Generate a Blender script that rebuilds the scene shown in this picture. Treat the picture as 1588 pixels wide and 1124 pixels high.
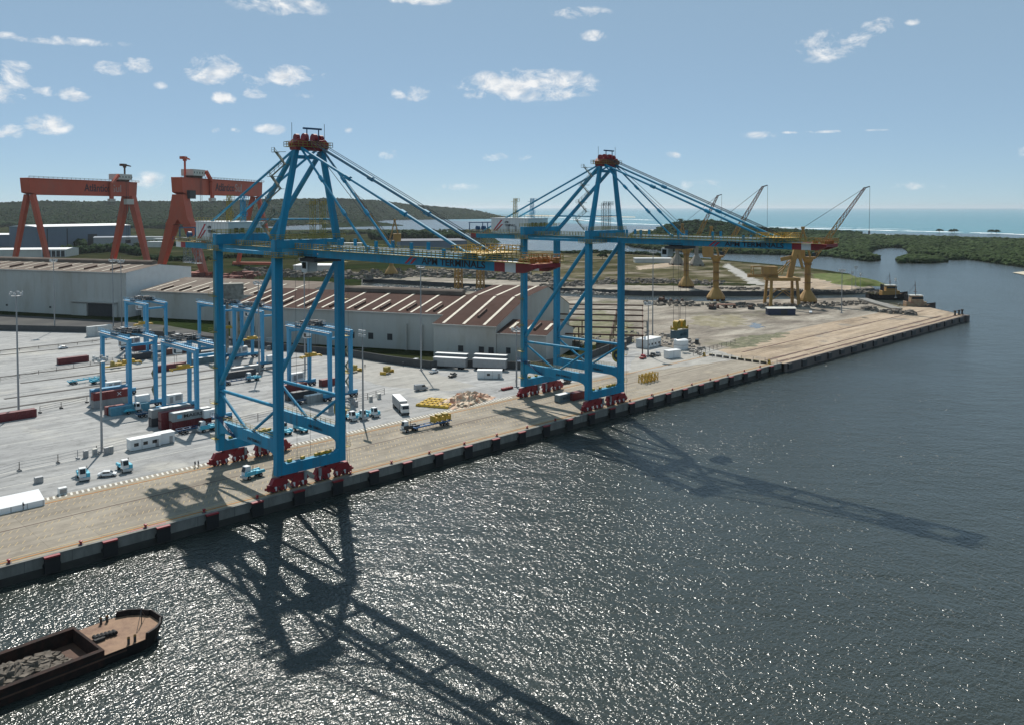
import bpy, bmesh, math, random
import numpy as np
from mathutils import Vector, Matrix
random.seed(7)
for o in list(bpy.data.objects): bpy.data.objects.remove(o)
SC = bpy.context.scene
COL = SC.collection
R = math.radians
# World frame: X runs along the quay (away from us), Y runs inland, Z up; quay deck = 0 m, water = -3.5 m.
WATER = -3.5
CAM_X, CAM_Y, CAM_H = -6.595, -6.602, 66.18
# optical centre sits above the middle of the frame (vertical lens shift), so uprights stay nearly parallel
FPX, CX, CY, HORIZON = 1334.2, 794.0, 372.25, 322.0
TILT = math.atan((CY - HORIZON) / FPX)
AZ = R(45.03)
# ---------------------------------------------------------------- camera
cam = bpy.data.cameras.new('camera')
cam.sensor_width = 36.0
cam.lens = 36.0 * FPX / 1588.0
cam.shift_y = -(562.0 - CY) / 1588.0
cam.clip_start = 1.0
cam.clip_end = 150000.0
camo = bpy.data.objects.new('camera', cam); COL.objects.link(camo)
FW = Vector((math.cos(AZ) * math.cos(TILT), math.sin(AZ) * math.cos(TILT), -math.sin(TILT)))
RT = Vector((math.sin(AZ), -math.cos(AZ), 0))
UP = RT.cross(FW)
camo.matrix_world = Matrix(((RT.x, UP.x, -FW.x, CAM_X), (RT.y, UP.y, -FW.y, CAM_Y), (RT.z, UP.z, -FW.z, CAM_H), (0, 0, 0, 1)))
SC.camera = camo
# ---------------------------------------------------------------- sun and sky
SUN_DIR = Vector((0.47, 0.76, 1.0)).normalized()      # towards the sun
sun = bpy.data.lights.new('sun', 'SUN'); sun.energy = 5.0; sun.angle = R(0.53); sun.color = (1.0, 0.95, 0.87)
suno = bpy.data.objects.new('sun', sun); COL.objects.link(suno)
suno.rotation_euler = SUN_DIR.to_track_quat('Z', 'Y').to_euler()
SC.view_settings.view_transform = 'Standard'; SC.view_settings.look = 'None'
SC.view_settings.exposure = 0.0; SC.view_settings.gamma = 1.0
SC.render.engine = 'CYCLES'
SC.cycles.max_bounces = 5; SC.cycles.diffuse_bounces = 2; SC.cycles.glossy_bounces = 3; SC.cycles.transmission_bounces = 3
SC.cycles.caustics_reflective = False; SC.cycles.caustics_refractive = False
SC.cycles.use_denoising = True
HAZE_DENSITY = 2.3e-5
WAVE_A, WAVE_B, WATER_R = .235, .30, .17
SC.cycles.volume_bounces = 0

def raydir(px, py): return FW * FPX + RT * (px - CX) - UP * (py - CY)
def G(px, py, z=0.0):
    """survey point: where the sight line meets the level z"""
    d = raydir(px, py); t = (z - CAM_H) / d.z
    return Vector((CAM_X + d.x * t, CAM_Y + d.y * t, z))
def zat(px, py, x, y):
    """height at which the sight line passes over the ground point x, y"""
    d = raydir(px, py); return CAM_H + math.hypot(x - CAM_X, y - CAM_Y) * d.z / math.hypot(d.x, d.y)

world = bpy.data.worlds.new('World'); SC.world = world; world.use_nodes = True
wn = world.node_tree; wn.nodes.clear()
def wnode(t, **k):
    n = wn.nodes.new(t)
    for a, b in k.items(): setattr(n, a, b)
    return n
def wmath(op, a, b=None, c=None, clamp=False):
    n = wn.nodes.new('ShaderNodeMath'); n.operation = op; n.use_clamp = clamp
    for i, v in enumerate((a, b, c)):
        if v is None: continue
        if isinstance(v, (int, float)): n.inputs[i].default_value = v
        else: wn.links.new(v, n.inputs[i])
    return n.outputs[0]
sky = wnode('ShaderNodeTexSky', sky_type='NISHITA'); sky.sun_disc = False
sky.sun_elevation = math.asin(SUN_DIR.z); sky.sun_rotation = math.atan2(SUN_DIR.x, SUN_DIR.y)
sky.altitude = 60; sky.air_density = .55; sky.dust_density = .05; sky.ozone_density = 6.0
tc = wnode('ShaderNodeTexCoord'); sep = wnode('ShaderNodeSeparateXYZ'); wn.links.new(tc.outputs['Generated'], sep.inputs[0])
azm = wmath('ARCTAN2', sep.outputs[1], sep.outputs[0]); elv = wmath('ARCSINE', sep.outputs[2])
cmb = wnode('ShaderNodeCombineXYZ'); wn.links.new(azm, cmb.inputs[0]); wn.links.new(wmath('MULTIPLY', elv, 1.6), cmb.inputs[1])
no1 = wnode('ShaderNodeTexNoise'); no1.inputs['Scale'].default_value = 30; no1.inputs['Detail'].default_value = 9; no1.inputs['Roughness'].default_value = 0.66
no1.inputs['Distortion'].default_value = 0.35
wn.links.new(cmb.outputs[0], no1.inputs['Vector'])
# cumulus fields: sight directions of the cloud clusters (pixels of the survey photo), half sizes in pixels, weight
CL = [(330,108,44,22,1.15),(385,128,34,12,.8),(456,118,50,17,1.0),(348,152,20,11,.9),(395,145,26,8,.7),(635,146,34,13,.95),(822,132,118,25,1.3),(735,140,30,14,.9),
      (1283,72,48,24,.85),(1330,62,30,14,.7),(1362,40,26,12,.75),(1415,34,12,6,.6),(12,135,34,22,1.1),(55,142,30,10,.7),(112,146,26,11,.9),(20,104,28,10,.8),(170,106,24,11,.95),
      (216,100,24,12,1.0),(74,194,32,15,1.0),(10,203,26,12,.8),(418,201,26,9,.8),(366,203,10,5,.7),(334,203,8,6,.7),(605,241,20,9,.9),(767,244,24,8,.9),(540,202,9,6,.6),
      (1040,242,16,7,.8),(900,20,52,10,.75),(918,56,24,9,.7),(440,8,82,16,.8),(650,0,62,9,.75),(80,62,110,7,.62),(1180,210,30,6,.5),(1270,205,120,2.5,.6),(225,280,34,14,.5),
      (820,246,20,7,.5),(700,290,46,8,.45),(1080,288,46,10,.42),(1588,236,20,10,.6),(1400,290,60,7,.4),(250,133,12,6,.5),(460,150,30,7,.45)]
fields = []
for (px, py, hx, hy, w) in CL:
    v = raydir(px, py).normalized()
    fields.append((math.atan2(v.y, v.x), math.asin(v.z), 1.12 * hx / 1400, 1.15 * hy / 1340, w))
rr = random.Random(3)
for i in range(26):     # the same fair-weather clouds all round the horizon
    a = AZ + R(40) + rr.random() * R(280); e = R(3 + rr.random() ** 1.3 * 26)
    fields.append((math.atan2(math.sin(a), math.cos(a)), e, R(1.2 + 3 * rr.random()), R(.5 + 1.1 * rr.random()), .9))
acc = None
for (a, e, sx, sy, w) in fields:
    u = wmath('MULTIPLY', wmath('SUBTRACT', azm, a), 1 / sx); v = wmath('MULTIPLY', wmath('SUBTRACT', elv, e), 1 / sy)
    m = wmath('SUBTRACT', 1.0, wmath('MULTIPLY_ADD', u, u, wmath('MULTIPLY', v, v)))
    m = wmath('MULTIPLY', wmath('MAXIMUM', m, 0.0), w)
    acc = m if acc is None else wmath('MAXIMUM', acc, m)
dens = wmath('MULTIPLY_ADD', wmath('SUBTRACT', no1.outputs[0], 0.50), 4.4, wmath('MULTIPLY', wmath('SQRT', wmath('MAXIMUM', acc, 0.0)), 1.2))
dens = wmath('MULTIPLY', wmath('SUBTRACT', dens, 0.62), 1.15, None, True)
gate = wmath('MULTIPLY_ADD', acc, 2.2, -.05, True)
dens = wmath('MULTIPLY', dens, gate)
dens = wmath('MULTIPLY', dens, 0.88)
no2 = wnode('ShaderNodeTexNoise'); no2.inputs['Scale'].default_value = 60; no2.inputs['Detail'].default_value = 4
wn.links.new(cmb.outputs[0], no2.inputs['Vector'])
cr = wnode('ShaderNodeValToRGB'); cr.color_ramp.elements[0].position = .3; cr.color_ramp.elements[0].color = (7.6, 8.2, 8.9, 1)
cr.color_ramp.elements[1].position = .62; cr.color_ramp.elements[1].color = (11.6, 11.6, 11.5, 1); wn.links.new(no2.outputs[0], cr.inputs[0])
# thin even veil of sea haze over the whole sky
veil = wnode('ShaderNodeMixRGB'); veil.inputs[0].default_value = .56; wn.links.new(sky.outputs[0], veil.inputs[1]); veil.inputs[2].default_value = (4.9, 6.9, 7.9, 1)
mix = wnode('ShaderNodeMixRGB'); wn.links.new(dens, mix.inputs[0]); wn.links.new(veil.outputs[0], mix.inputs[1]); wn.links.new(cr.outputs[0], mix.inputs[2])
bg = wnode('ShaderNodeBackground'); bg.inputs[1].default_value = 0.084; wn.links.new(mix.outputs[0], bg.inputs[0])
world.cycles.sampling_method = 'MANUAL'; world.cycles.sample_map_resolution = 256
wo = wnode('ShaderNodeOutputWorld'); wn.links.new(bg.outputs[0], wo.inputs[0])
# ---------------------------------------------------------------- materials
MATS = {}
def mat(name, col, rough=.6, metal=0.0, var=.12, scale=.6, dirt=None, dirt_amt=.35, dirt_scale=.25, bump=0.0, bscale=6.0, spec=.5, streak=1.0):
    if name in MATS: return MATS[name]
    m = bpy.data.materials.new(name); m.use_nodes = True; nt = m.node_tree
    p = nt.nodes['Principled BSDF']; p.inputs['Roughness'].default_value = rough; p.inputs['Metallic'].default_value = metal
    p.inputs['Specular IOR Level'].default_value = spec
    t = nt.nodes.new('ShaderNodeTexCoord'); mp = nt.nodes.new('ShaderNodeMapping'); nt.links.new(t.outputs['Object'], mp.inputs[0])
    mp.inputs['Scale'].default_value = (1, 1, streak)
    n = nt.nodes.new('ShaderNodeTexNoise'); n.inputs['Scale'].default_value = scale; n.inputs['Detail'].default_value = 5; n.inputs['Roughness'].default_value = .65
    nt.links.new(mp.outputs[0], n.inputs['Vector'])
    r = nt.nodes.new('ShaderNodeValToRGB'); r.color_ramp.elements[0].position = .3; r.color_ramp.elements[1].position = .72
    r.color_ramp.elements[0].color = tuple(max(0, c * (1 - var)) for c in col) + (1,); r.color_ramp.elements[1].color = tuple(min(1, c * (1 + var)) for c in col) + (1,)
    nt.links.new(n.outputs[0], r.inputs[0]); out = r.outputs[0]
    if dirt:
        n2 = nt.nodes.new('ShaderNodeTexNoise'); n2.inputs['Scale'].default_value = dirt_scale; n2.inputs['Detail'].default_value = 8; n2.inputs['Roughness'].default_value = .7
        nt.links.new(mp.outputs[0], n2.inputs['Vector'])
        r2 = nt.nodes.new('ShaderNodeValToRGB'); r2.color_ramp.elements[0].position = .46; r2.color_ramp.elements[1].position = .68
        r2.color_ramp.elements[0].color = (0, 0, 0, 1); r2.color_ramp.elements[1].color = (dirt_amt,) * 3 + (1,)
        nt.links.new(n2.outputs[0], r2.inputs[0])
        mx = nt.nodes.new('ShaderNodeMixRGB'); nt.links.new(r2.outputs[0], mx.inputs[0]); nt.links.new(out, mx.inputs[1]); mx.inputs[2].default_value = tuple(dirt) + (1,)
        out = mx.outputs[0]
    nt.links.new(out, p.inputs['Base Color'])
    if bump:
        nb = nt.nodes.new('ShaderNodeTexNoise'); nb.inputs['Scale'].default_value = bscale; nb.inputs['Detail'].default_value = 4; nt.links.new(t.outputs['Object'], nb.inputs['Vector'])
        b = nt.nodes.new('ShaderNodeBump'); b.inputs['Distance'].default_value = bump; nt.links.new(nb.outputs[0], b.inputs['Height']); nt.links.new(b.outputs[0], p.inputs['Normal'])
    MATS[name] = m
    return m
BLUE = mat('crane_blue_paint', (.008, .265, .455), .6, spec=.35, var=.2, scale=.35, dirt=(.055, .08, .09), dirt_amt=.6, dirt_scale=.7, streak=.12)
BLUE2 = mat('yard_crane_blue_paint', (.045, .30, .52), .5, var=.1, scale=.5, dirt=(.12, .16, .18), dirt_amt=.3, streak=.3)
TEAL = mat('tractor_teal_paint', (.07, .45, .60), .45, var=.1)
DKBLUE = mat('dark_blue_paint', (.010, .07, .16), .5)
RED = mat('crane_red_paint', (.26, .010, .016), .5, var=.2, dirt=(.05, .02, .02), dirt_scale=.8)
REDW = mat('warning_red_paint', (.30, .015, .025), .5)
ORANGE = mat('gantry_orange_paint', (.56, .095, .042), .6, var=.12, scale=.05, dirt=(.32, .14, .09), dirt_amt=.6, dirt_scale=.03, streak=.5)
WHITE = mat('white_paint', (.72, .73, .73), .5, var=.05, dirt=(.45, .43, .4), dirt_amt=.3, dirt_scale=.3)
HOUSE = mat('machinery_house_white', (.62, .64, .64), .5, var=.06, dirt=(.4, .38, .35), dirt_amt=.3, dirt_scale=.4, streak=.3)
CREAM = mat('cream_panel', (.62, .60, .54), .55, var=.05, dirt=(.35, .32, .27), dirt_amt=.3, dirt_scale=.15)
YEL = mat('safety_yellow', (.55, .34, .03), .5, var=.15, dirt=(.25, .16, .05), dirt_amt=.4, dirt_scale=1.0)
YELD = mat('dull_yellow_rail', (.33, .25, .05), .6, var=.2)
OCHRE = mat('ochre_crane_paint', (.36, .205, .05), .65, var=.15, scale=.15, dirt=(.20, .10, .05), dirt_amt=.6, dirt_scale=.12, streak=.4)
RUST = mat('rusted_steel', (.10, .05, .032), .85, var=.35, scale=.3, dirt=(.03, .02, .018), dirt_amt=.6)
RUSTO = mat('orange_rust_rail', (.36, .16, .03), .8, var=.3, scale=.4)
DARK = mat('dark_steel', (.035, .036, .038), .6, var=.25)
BLACK = mat('black_rubber', (.014, .014, .015), .8, var=.3, bump=.02)
GLASS = mat('dark_window_glass', (.012, .016, .02), .12, var=.1)
GREY = mat('galvanised_steel', (.30, .31, .32), .5, metal=.4, var=.12)
LAMP = mat('floodlight_housing', (.45, .46, .46), .4, var=.1)
CABLE = mat('steel_rope', (.05, .055, .06), .5, metal=.3)
INK = mat('black_lettering', (.012, .013, .018), .6)
INKW = mat('white_lettering', (.75, .75, .75), .6)
INKD = mat('dark_grey_lettering', (.05, .02, .03), .6)
CONC = mat('quay_wall_concrete', (.215, .208, .19), .9, var=.12, scale=.25, dirt=(.10, .095, .085), dirt_amt=.75, dirt_scale=.3, bump=.02, streak=.35)
WALLG = mat('grey_boundary_wall', (.065, .067, .07), .9, var=.15, scale=.3, dirt=(.06, .06, .055), dirt_amt=.5)
SHEDW = mat('shed_wall_panel', (.50, .49, .46), .75, var=.09, scale=.12, dirt=(.28, .235, .175), dirt_amt=.6, dirt_scale=.06, streak=.3)
SHEDR = mat('brown_roof_sheet', (.078, .044, .036), .95, spec=.08, var=.22, scale=.12, dirt=(.055, .035, .03), dirt_amt=.6, dirt_scale=.06)
SHEDR2 = mat('taupe_roof_sheet', (.19, .155, .13), .95, spec=.1, var=.2, scale=.12, dirt=(.12, .085, .07), dirt_amt=.5, dirt_scale=.08)
SKYL = mat('translucent_roof_panel', (.56, .51, .41), .7, var=.15, scale=.4, dirt=(.34, .29, .22), dirt_amt=.7, dirt_scale=.3)
TENT = mat('white_tent_fabric', (.80, .81, .82), .7, var=.03)
GREYB = mat('blue_grey_cladding', (.13, .17, .22), .7, var=.08, scale=.05)
BAG = mat('yellow_bag_fabric', (.62, .40, .05), .8, var=.15, bump=.05, bscale=3)
TARP = mat('cream_tarpaulin', (.62, .50, .37), .8, var=.12, dirt=(.50, .16, .08), dirt_amt=.9, dirt_scale=.35, bump=.15, bscale=1.2)
RUBBLE = mat('grey_rubble', (.26, .235, .21), .9, var=.35, scale=1.2)
DEBRIS = mat('dark_yard_debris', (.13, .115, .10), .95, spec=.1, var=.6, scale=.22, dirt=(.36, .32, .27), dirt_amt=.8, dirt_scale=.16)
DECK = mat('barge_deck_plate', (.25, .15, .09), .8, var=.15, scale=.8, dirt=(.12, .055, .035), dirt_amt=.9, dirt_scale=.35)
HULL = mat('black_hull', (.011, .009, .009), .7, spec=.25, var=.3, dirt=(.05, .03, .025), dirt_amt=.4)
LEAF = mat('dark_leaf', (.014, .034, .009), .95, spec=.05, var=.4, scale=.3)
LEAFM = mat('mangrove_leaf', (.036, .056, .021), .95, spec=.05, var=.55, scale=.03)
BARK = mat('bark', (.10, .08, .06), .9)
SKIN = mat('skin', (.30, .17, .11), .6); VEST = mat('dark_work_clothes', (.03, .035, .05), .8)
PAINTY = mat('worn_yellow_road_paint', (.46, .34, .17), .8, var=.25, scale=.8, dirt=(.36, .30, .21), dirt_amt=.85, dirt_scale=.5)
PAINTW = mat('worn_white_road_paint', (.62, .60, .54), .8, var=.15, scale=.8)
CCOL = {'maroon': (.14, .016, .02), 'red': (.20, .022, .02), 'grey': (.33, .34, .34), 'white': (.60, .61, .60), 'teal': (.10, .30, .40), 'blue': (.06, .26, .44), 'dark': (.05, .055, .065), 'brown': (.16, .06, .04), 'slate': (.13, .19, .21)}
for k, c in list(CCOL.items()): mat('container_' + k, c, .55, var=.1, dirt=tuple(x * .5 for x in c), dirt_amt=.5, dirt_scale=.4, streak=.3)
# ---------------------------------------------------------------- mesh builder
class MB:
    def __init__(s): s.v = []; s.f = []
    def add(s, vs, fs):
        o = len(s.v); s.v += [tuple(p) for p in vs]; s.f += [tuple(i + o for i in f) for f in fs]; return s
    def box(s, c, d, rz=0.0):
        x, y, z = d[0] / 2, d[1] / 2, d[2] / 2; ca, sa = math.cos(rz), math.sin(rz)
        vs = []
        for (a, b, e) in ((-x, -y, -z), (x, -y, -z), (x, y, -z), (-x, y, -z), (-x, -y, z), (x, -y, z), (x, y, z), (-x, y, z)):
            vs.append((c[0] + a * ca - b * sa, c[1] + a * sa + b * ca, c[2] + e))
        return s.add(vs, [(0, 3, 2, 1), (4, 5, 6, 7), (0, 1, 5, 4), (1, 2, 6, 5), (2, 3, 7, 6), (3, 0, 4, 7)])
    def b2(s, x0, x1, y0, y1, z0, z1): return s.box(((x0 + x1) / 2, (y0 + y1) / 2, (z0 + z1) / 2), (x1 - x0, y1 - y0, z1 - z0))
    def beam(s, p, q, w, h, w2=None, h2=None):
        p = Vector(p); q = Vector(q); d = (q - p).normalized()
        up = Vector((0, 0, 1)) if abs(d.z) < .95 else Vector((0, 1, 0))
        x = d.cross(up).normalized(); y = x.cross(d); w2 = w if w2 is None else w2; h2 = h if h2 is None else h2
        vs = [p + x * a * w / 2 + y * b * h / 2 for a, b in ((-1, -1), (1, -1), (1, 1), (-1, 1))] + [q + x * a * w2 / 2 + y * b * h2 / 2 for a, b in ((-1, -1), (1, -1), (1, 1), (-1, 1))]
        return s.add(vs, [(0, 3, 2, 1), (4, 5, 6, 7), (0, 1, 5, 4), (1, 2, 6, 5), (2, 3, 7, 6), (3, 0, 4, 7)])
    def tube(s, p, q, r, n=8, r2=None, cap=True):
        p = Vector(p); q = Vector(q); d = (q - p).normalized(); r2 = r if r2 is None else r2
        up = Vector((0, 0, 1)) if abs(d.z) < .95 else Vector((0, 1, 0))
        x = d.cross(up).normalized(); y = x.cross(d)
        vs = [p + (x * math.cos(2 * math.pi * i / n) + y * math.sin(2 * math.pi * i / n)) * r for i in range(n)] + [q + (x * math.cos(2 * math.pi * i / n) + y * math.sin(2 * math.pi * i / n)) * r2 for i in range(n)]
        fs = [(i, (i + 1) % n, n + (i + 1) % n, n + i) for i in range(n)]
        if cap: fs += [tuple(range(n - 1, -1, -1)), tuple(range(n, 2 * n))]
        return s.add(vs, fs)
    def prism(s, poly, axis, a, b):
        """poly: 2D outline; axis 'x','y','z' = direction of extrusion from a to b (outline in the two other axes, in order)"""
        n = len(poly)
        def P(u, v, w): return {'x': (w, u, v), 'y': (u, w, v), 'z': (u, v, w)}[axis]
        vs = [P(u, v, a) for u, v in poly] + [P(u, v, b) for u, v in poly]
        return s.add(vs, [tuple(range(n - 1, -1, -1)), tuple(range(n, 2 * n))] + [(i, (i + 1) % n, n + (i + 1) % n, n + i) for i in range(n)])
    def lathe(s, prof, c=(0, 0, 0), n=12):
        k = len(prof); vs = []
        for i in range(n):
            a = 2 * math.pi * i / n
            for r, z in prof: vs.append((c[0] + r * math.cos(a), c[1] + r * math.sin(a), c[2] + z))
        fs = [(i * k + j, ((i + 1) % n) * k + j, ((i + 1) % n) * k + j + 1, i * k + j + 1) for i in range(n) for j in range(k - 1)]
        fs += [tuple(i * k + k - 1 for i in range(n)), tuple(i * k for i in range(n - 1, -1, -1))]
        return s.add(vs, fs)
    def rail(s, pts, h=1.1, step=2.0, t=.06, rails=(1.0, .5)):
        for p, q in zip(pts[:-1], pts[1:]):
            p = Vector(p); q = Vector(q); L = (q - p).length; n = max(1, int(L / step))
            for i in range(n + 1):
                a = p.lerp(q, i / n); s.beam(a, a + Vector((0, 0, h)), t, t)
            for k in rails: s.beam(p + Vector((0, 0, h * k)), q + Vector((0, 0, h * k)), t, t)
        return s
    def lattice(s, p, q, w, w2, chord, n, web=None):
        """square lattice mast between p and q"""
        p = Vector(p); q = Vector(q); d = (q - p).normalized(); up = Vector((0, 0, 1)) if abs(d.z) < .95 else Vector((0, 1, 0))
        x = d.cross(up).normalized(); y = x.cross(d); web = web or chord * .6
        def c(t, k):
            ww = (w + (w2 - w) * t) / 2; a, b = ((-1, -1), (1, -1), (1, 1), (-1, 1))[k % 4]
            return p.lerp(q, t) + x * a * ww + y * b * ww
        for k in range(4): s.beam(c(0, k), c(1, k), chord, chord)
        for i in range(n):
            t0, t1 = i / n, (i + 1) / n
            for k in range(4):
                s.beam(c(t0, k), c(t1, k + 1), web, web) if i % 2 == 0 else s.beam(c(t0, k + 1), c(t1, k), web, web)
                s.beam(c(t1, k), c(t1, k + 1), web, web)
        return s
    def mesh(s, name):
        me = bpy.data.meshes.new(name); me.from_pydata(s.v, [], s.f); me.update(); return me
    def build(s, name, m, parent=None, smooth=False, bevel=0.0, **tags):
        me = s.mesh(name); me.materials.append(m if not isinstance(m, str) else MATS[m])
        bm = bmesh.new(); bm.from_mesh(me); bmesh.ops.recalc_face_normals(bm, faces=bm.faces); bm.to_mesh(me); bm.free()
        if smooth:
            me.polygons.foreach_set('use_smooth', [True] * len(me.polygons)); me.set_sharp_from_angle(angle=R(38))
        o = bpy.data.objects.new(name, me); COL.objects.link(o)
        if parent is not None: o.parent = parent
        if bevel:
            b = o.modifiers.new('edge', 'BEVEL'); b.width = bevel; b.segments = 2; b.limit_method = 'ANGLE'
        for k, v in tags.items(): o[k] = v
        return o
def thing(name, label, cat, loc=(0, 0, 0), rz=0.0, group=None):
    o = bpy.data.objects.new(name, None); COL.objects.link(o); o.empty_display_size = .5
    o.location = loc; o.rotation_euler = (0, 0, rz); o['label'] = label; o['category'] = cat
    if group: o['group'] = group
    return o
def tag(o, label, cat, group=None):
    o['label'] = label; o['category'] = cat
    if group: o['group'] = group
    return o
def dup(root, loc, rz, label, group=None):
    def cp(o, par):
        c = o.copy(); COL.objects.link(c); c.parent = par
        for ch in [x for x in o.children]: cp(ch, c)
        return c
    c = root.copy(); COL.objects.link(c); c.location = loc; c.rotation_euler = (0, 0, rz); c['label'] = label
    if group: c['group'] = group
    for ch in list(root.children): cp(ch, c)
    return c
def text(name, body, parent, at, xd, upd, width, m, height=None, depth=.03, bold=.012):
    cu = bpy.data.curves.new(name, 'FONT'); cu.body = body; cu.size = 1.0; cu.extrude = depth / 2; cu.offset = bold; cu.materials.append(m); cu.resolution_u = 3
    o = bpy.data.objects.new(name, cu); COL.objects.link(o); bpy.context.view_layer.update()
    w, h = max(o.dimensions.x, .01), max(o.dimensions.y, .01)
    sx = width / w; sy = (height / .73) if height else sx
    xd = Vector(xd).normalized(); upd = Vector(upd).normalized(); n = xd.cross(upd)
    mw = Matrix(((xd.x * sx, upd.x * sy, n.x, at[0]), (xd.y * sx, upd.y * sy, n.y, at[1]), (xd.z * sx, upd.z * sy, n.z, at[2]), (0, 0, 0, 1)))
    # lettering as a plain mesh
    me = bpy.data.meshes.new_from_object(o); bpy.data.objects.remove(o)
    me.transform(mw); t = bpy.data.objects.new(name, me); COL.objects.link(t); t.parent = parent
    return t
ORD = ['first', 'second', 'third', 'fourth', 'fifth', 'sixth', 'seventh', 'eighth', 'ninth', 'tenth', 'eleventh', 'twelfth', 'thirteenth', 'fourteenth', 'fifteenth', 'sixteenth', 'seventeenth',
       'eighteenth', 'nineteenth', 'twentieth', 'twenty-first', 'twenty-second', 'twenty-third', 'twenty-fourth', 'twenty-fifth', 'twenty-sixth', 'twenty-seventh', 'twenty-eighth', 'twenty-ninth', 'thirtieth']
# ---------------------------------------------------------------- ground materials
def ground_mat(name, cols, scale, rough=.95, lines=None, bump=.03, bscale=.8, patch=None, marks=None):
    m = bpy.data.materials.new(name); m.use_nodes = True; nt = m.node_tree; p = nt.nodes['Principled BSDF']; p.inputs['Roughness'].default_value = rough
    p.inputs['Specular IOR Level'].default_value = .25
    t = nt.nodes.new('ShaderNodeTexCoord')
    n = nt.nodes.new('ShaderNodeTexNoise'); n.inputs['Scale'].default_value = scale; n.inputs['Detail'].default_value = 9; n.inputs['Roughness'].default_value = .68; n.inputs['Distortion'].default_value = .4
    mp = nt.nodes.new('ShaderNodeMapping'); mp.inputs['Scale'].default_value = (.45, 1.0, 1); nt.links.new(t.outputs['Object'], mp.inputs[0]); nt.links.new(mp.outputs[0], n.inputs['Vector'])
    r = nt.nodes.new('ShaderNodeValToRGB'); el = r.color_ramp.elements
    while len(el) < len(cols): el.new(.5)
    for i, c in enumerate(cols): el[i].position = .32 + .38 * i / (len(cols) - 1); el[i].color = tuple(c) + (1,)
    nt.links.new(n.outputs[0], r.inputs[0]); out = r.outputs[0]
    if patch:
        n2 = nt.nodes.new('ShaderNodeTexNoise'); n2.inputs['Scale'].default_value = patch[1]; n2.inputs['Detail'].default_value = 6; n2.inputs['Roughness'].default_value = .6; nt.links.new(t.outputs['Object'], n2.inputs['Vector'])
        r2 = nt.nodes.new('ShaderNodeValToRGB'); r2.color_ramp.elements[0].position = patch[2]; r2.color_ramp.elements[1].position = patch[2] + .1; nt.links.new(n2.outputs[0], r2.inputs[0])
        mx = nt.nodes.new('ShaderNodeMixRGB'); nt.links.new(r2.outputs[0], mx.inputs[0]); nt.links.new(out, mx.inputs[1]); mx.inputs[2].default_value = tuple(patch[0]) + (1,); out = mx.outputs[0]
    if marks:
        vm = nt.nodes.new('ShaderNodeMapping'); vm.inputs['Scale'].default_value = (marks[0], marks[1], 1); nt.links.new(t.outputs['Object'], vm.inputs[0])
        n3 = nt.nodes.new('ShaderNodeTexNoise'); n3.inputs['Scale'].default_value = 1.0; n3.inputs['Detail'].default_value = 6; n3.inputs['Roughness'].default_value = .7; n3.inputs['Distortion'].default_value = .25; nt.links.new(vm.outputs[0], n3.inputs['Vector'])
        n4 = nt.nodes.new('ShaderNodeTexNoise'); n4.inputs['Scale'].default_value = .28; n4.inputs['Detail'].default_value = 5; n4.inputs['Roughness'].default_value = .75; nt.links.new(t.outputs['Object'], n4.inputs['Vector'])
        for nn, lo, hi, dark, lite in ((n3, .36, .66, marks[2], 1.0 + (1 - marks[2]) * .55), (n4, .28, .5, marks[3], 1.0)):
            rr3 = nt.nodes.new('ShaderNodeValToRGB'); rr3.color_ramp.elements[0].position = lo; rr3.color_ramp.elements[1].position = hi; rr3.color_ramp.elements[0].color = (dark,) * 3 + (1,); rr3.color_ramp.elements[1].color = (lite,) * 3 + (1,)
            nt.links.new(nn.outputs[0], rr3.inputs[0]); mx = nt.nodes.new('ShaderNodeMixRGB'); mx.blend_type = 'MULTIPLY'; mx.inputs[0].default_value = 1; nt.links.new(out, mx.inputs[1]); nt.links.new(rr3.outputs[0], mx.inputs[2]); out = mx.outputs[0]
    if lines:
        b = nt.nodes.new('ShaderNodeTexBrick'); b.inputs['Scale'].default_value = 1.0; b.inputs['Brick Width'].default_value = lines[0]; b.inputs['Row Height'].default_value = lines[1]; b.inputs['Mortar Size'].default_value = lines[2]
        b.offset = lines[5] if len(lines) > 5 else 0.0
        b.inputs['Color1'].default_value = (1, 1, 1, 1); b.inputs['Color2'].default_value = (lines[4],) * 3 + (1,); b.inputs['Mortar'].default_value = (lines[3],) * 3 + (1,)
        nt.links.new(t.outputs['Object'], b.inputs['Vector'])
        mx = nt.nodes.new('ShaderNodeMixRGB'); mx.blend_type = 'MULTIPLY'; mx.inputs[0].default_value = 1; nt.links.new(out, mx.inputs[1]); nt.links.new(b.outputs[0], mx.inputs[2]); out = mx.outputs[0]
    nt.links.new(out, p.inputs['Base Color'])
    nb = nt.nodes.new('ShaderNodeTexNoise'); nb.inputs['Scale'].default_value = bscale; nb.inputs['Detail'].default_value = 6; nt.links.new(t.outputs['Object'], nb.inputs['Vector'])
    bp = nt.nodes.new('ShaderNodeBump'); bp.inputs['Distance'].default_value = bump; nt.links.new(nb.outputs[0], bp.inputs['Height']); nt.links.new(bp.outputs[0], p.inputs['Normal'])
    MATS[name] = m; return m
M_APRON = ground_mat('apron_concrete', [(.24, .207, .168), (.315, .278, .226), (.36, .32, .262)], .07, lines=(9.3, 8.2, .06, .72, .90), patch=((.40, .345, .27), .05, .60), marks=(.03, .5, .80, .72))
M_YARD = ground_mat('yard_block_paving', [(.29, .29, .29), (.365, .365, .36), (.42, .415, .405)], .06, lines=(2.4, 1.2, .05, .93, .95, .5), patch=((.46, .445, .41), .03, .55), marks=(.035, .32, .74, .66))
M_SLAB = ground_mat('pale_yard_concrete', [(.31, .30, .28), (.38, .365, .335), (.43, .415, .385)], .08, lines=(8, 8, .06, .85, .93), marks=(.08, .3, .82, .75))
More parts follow.
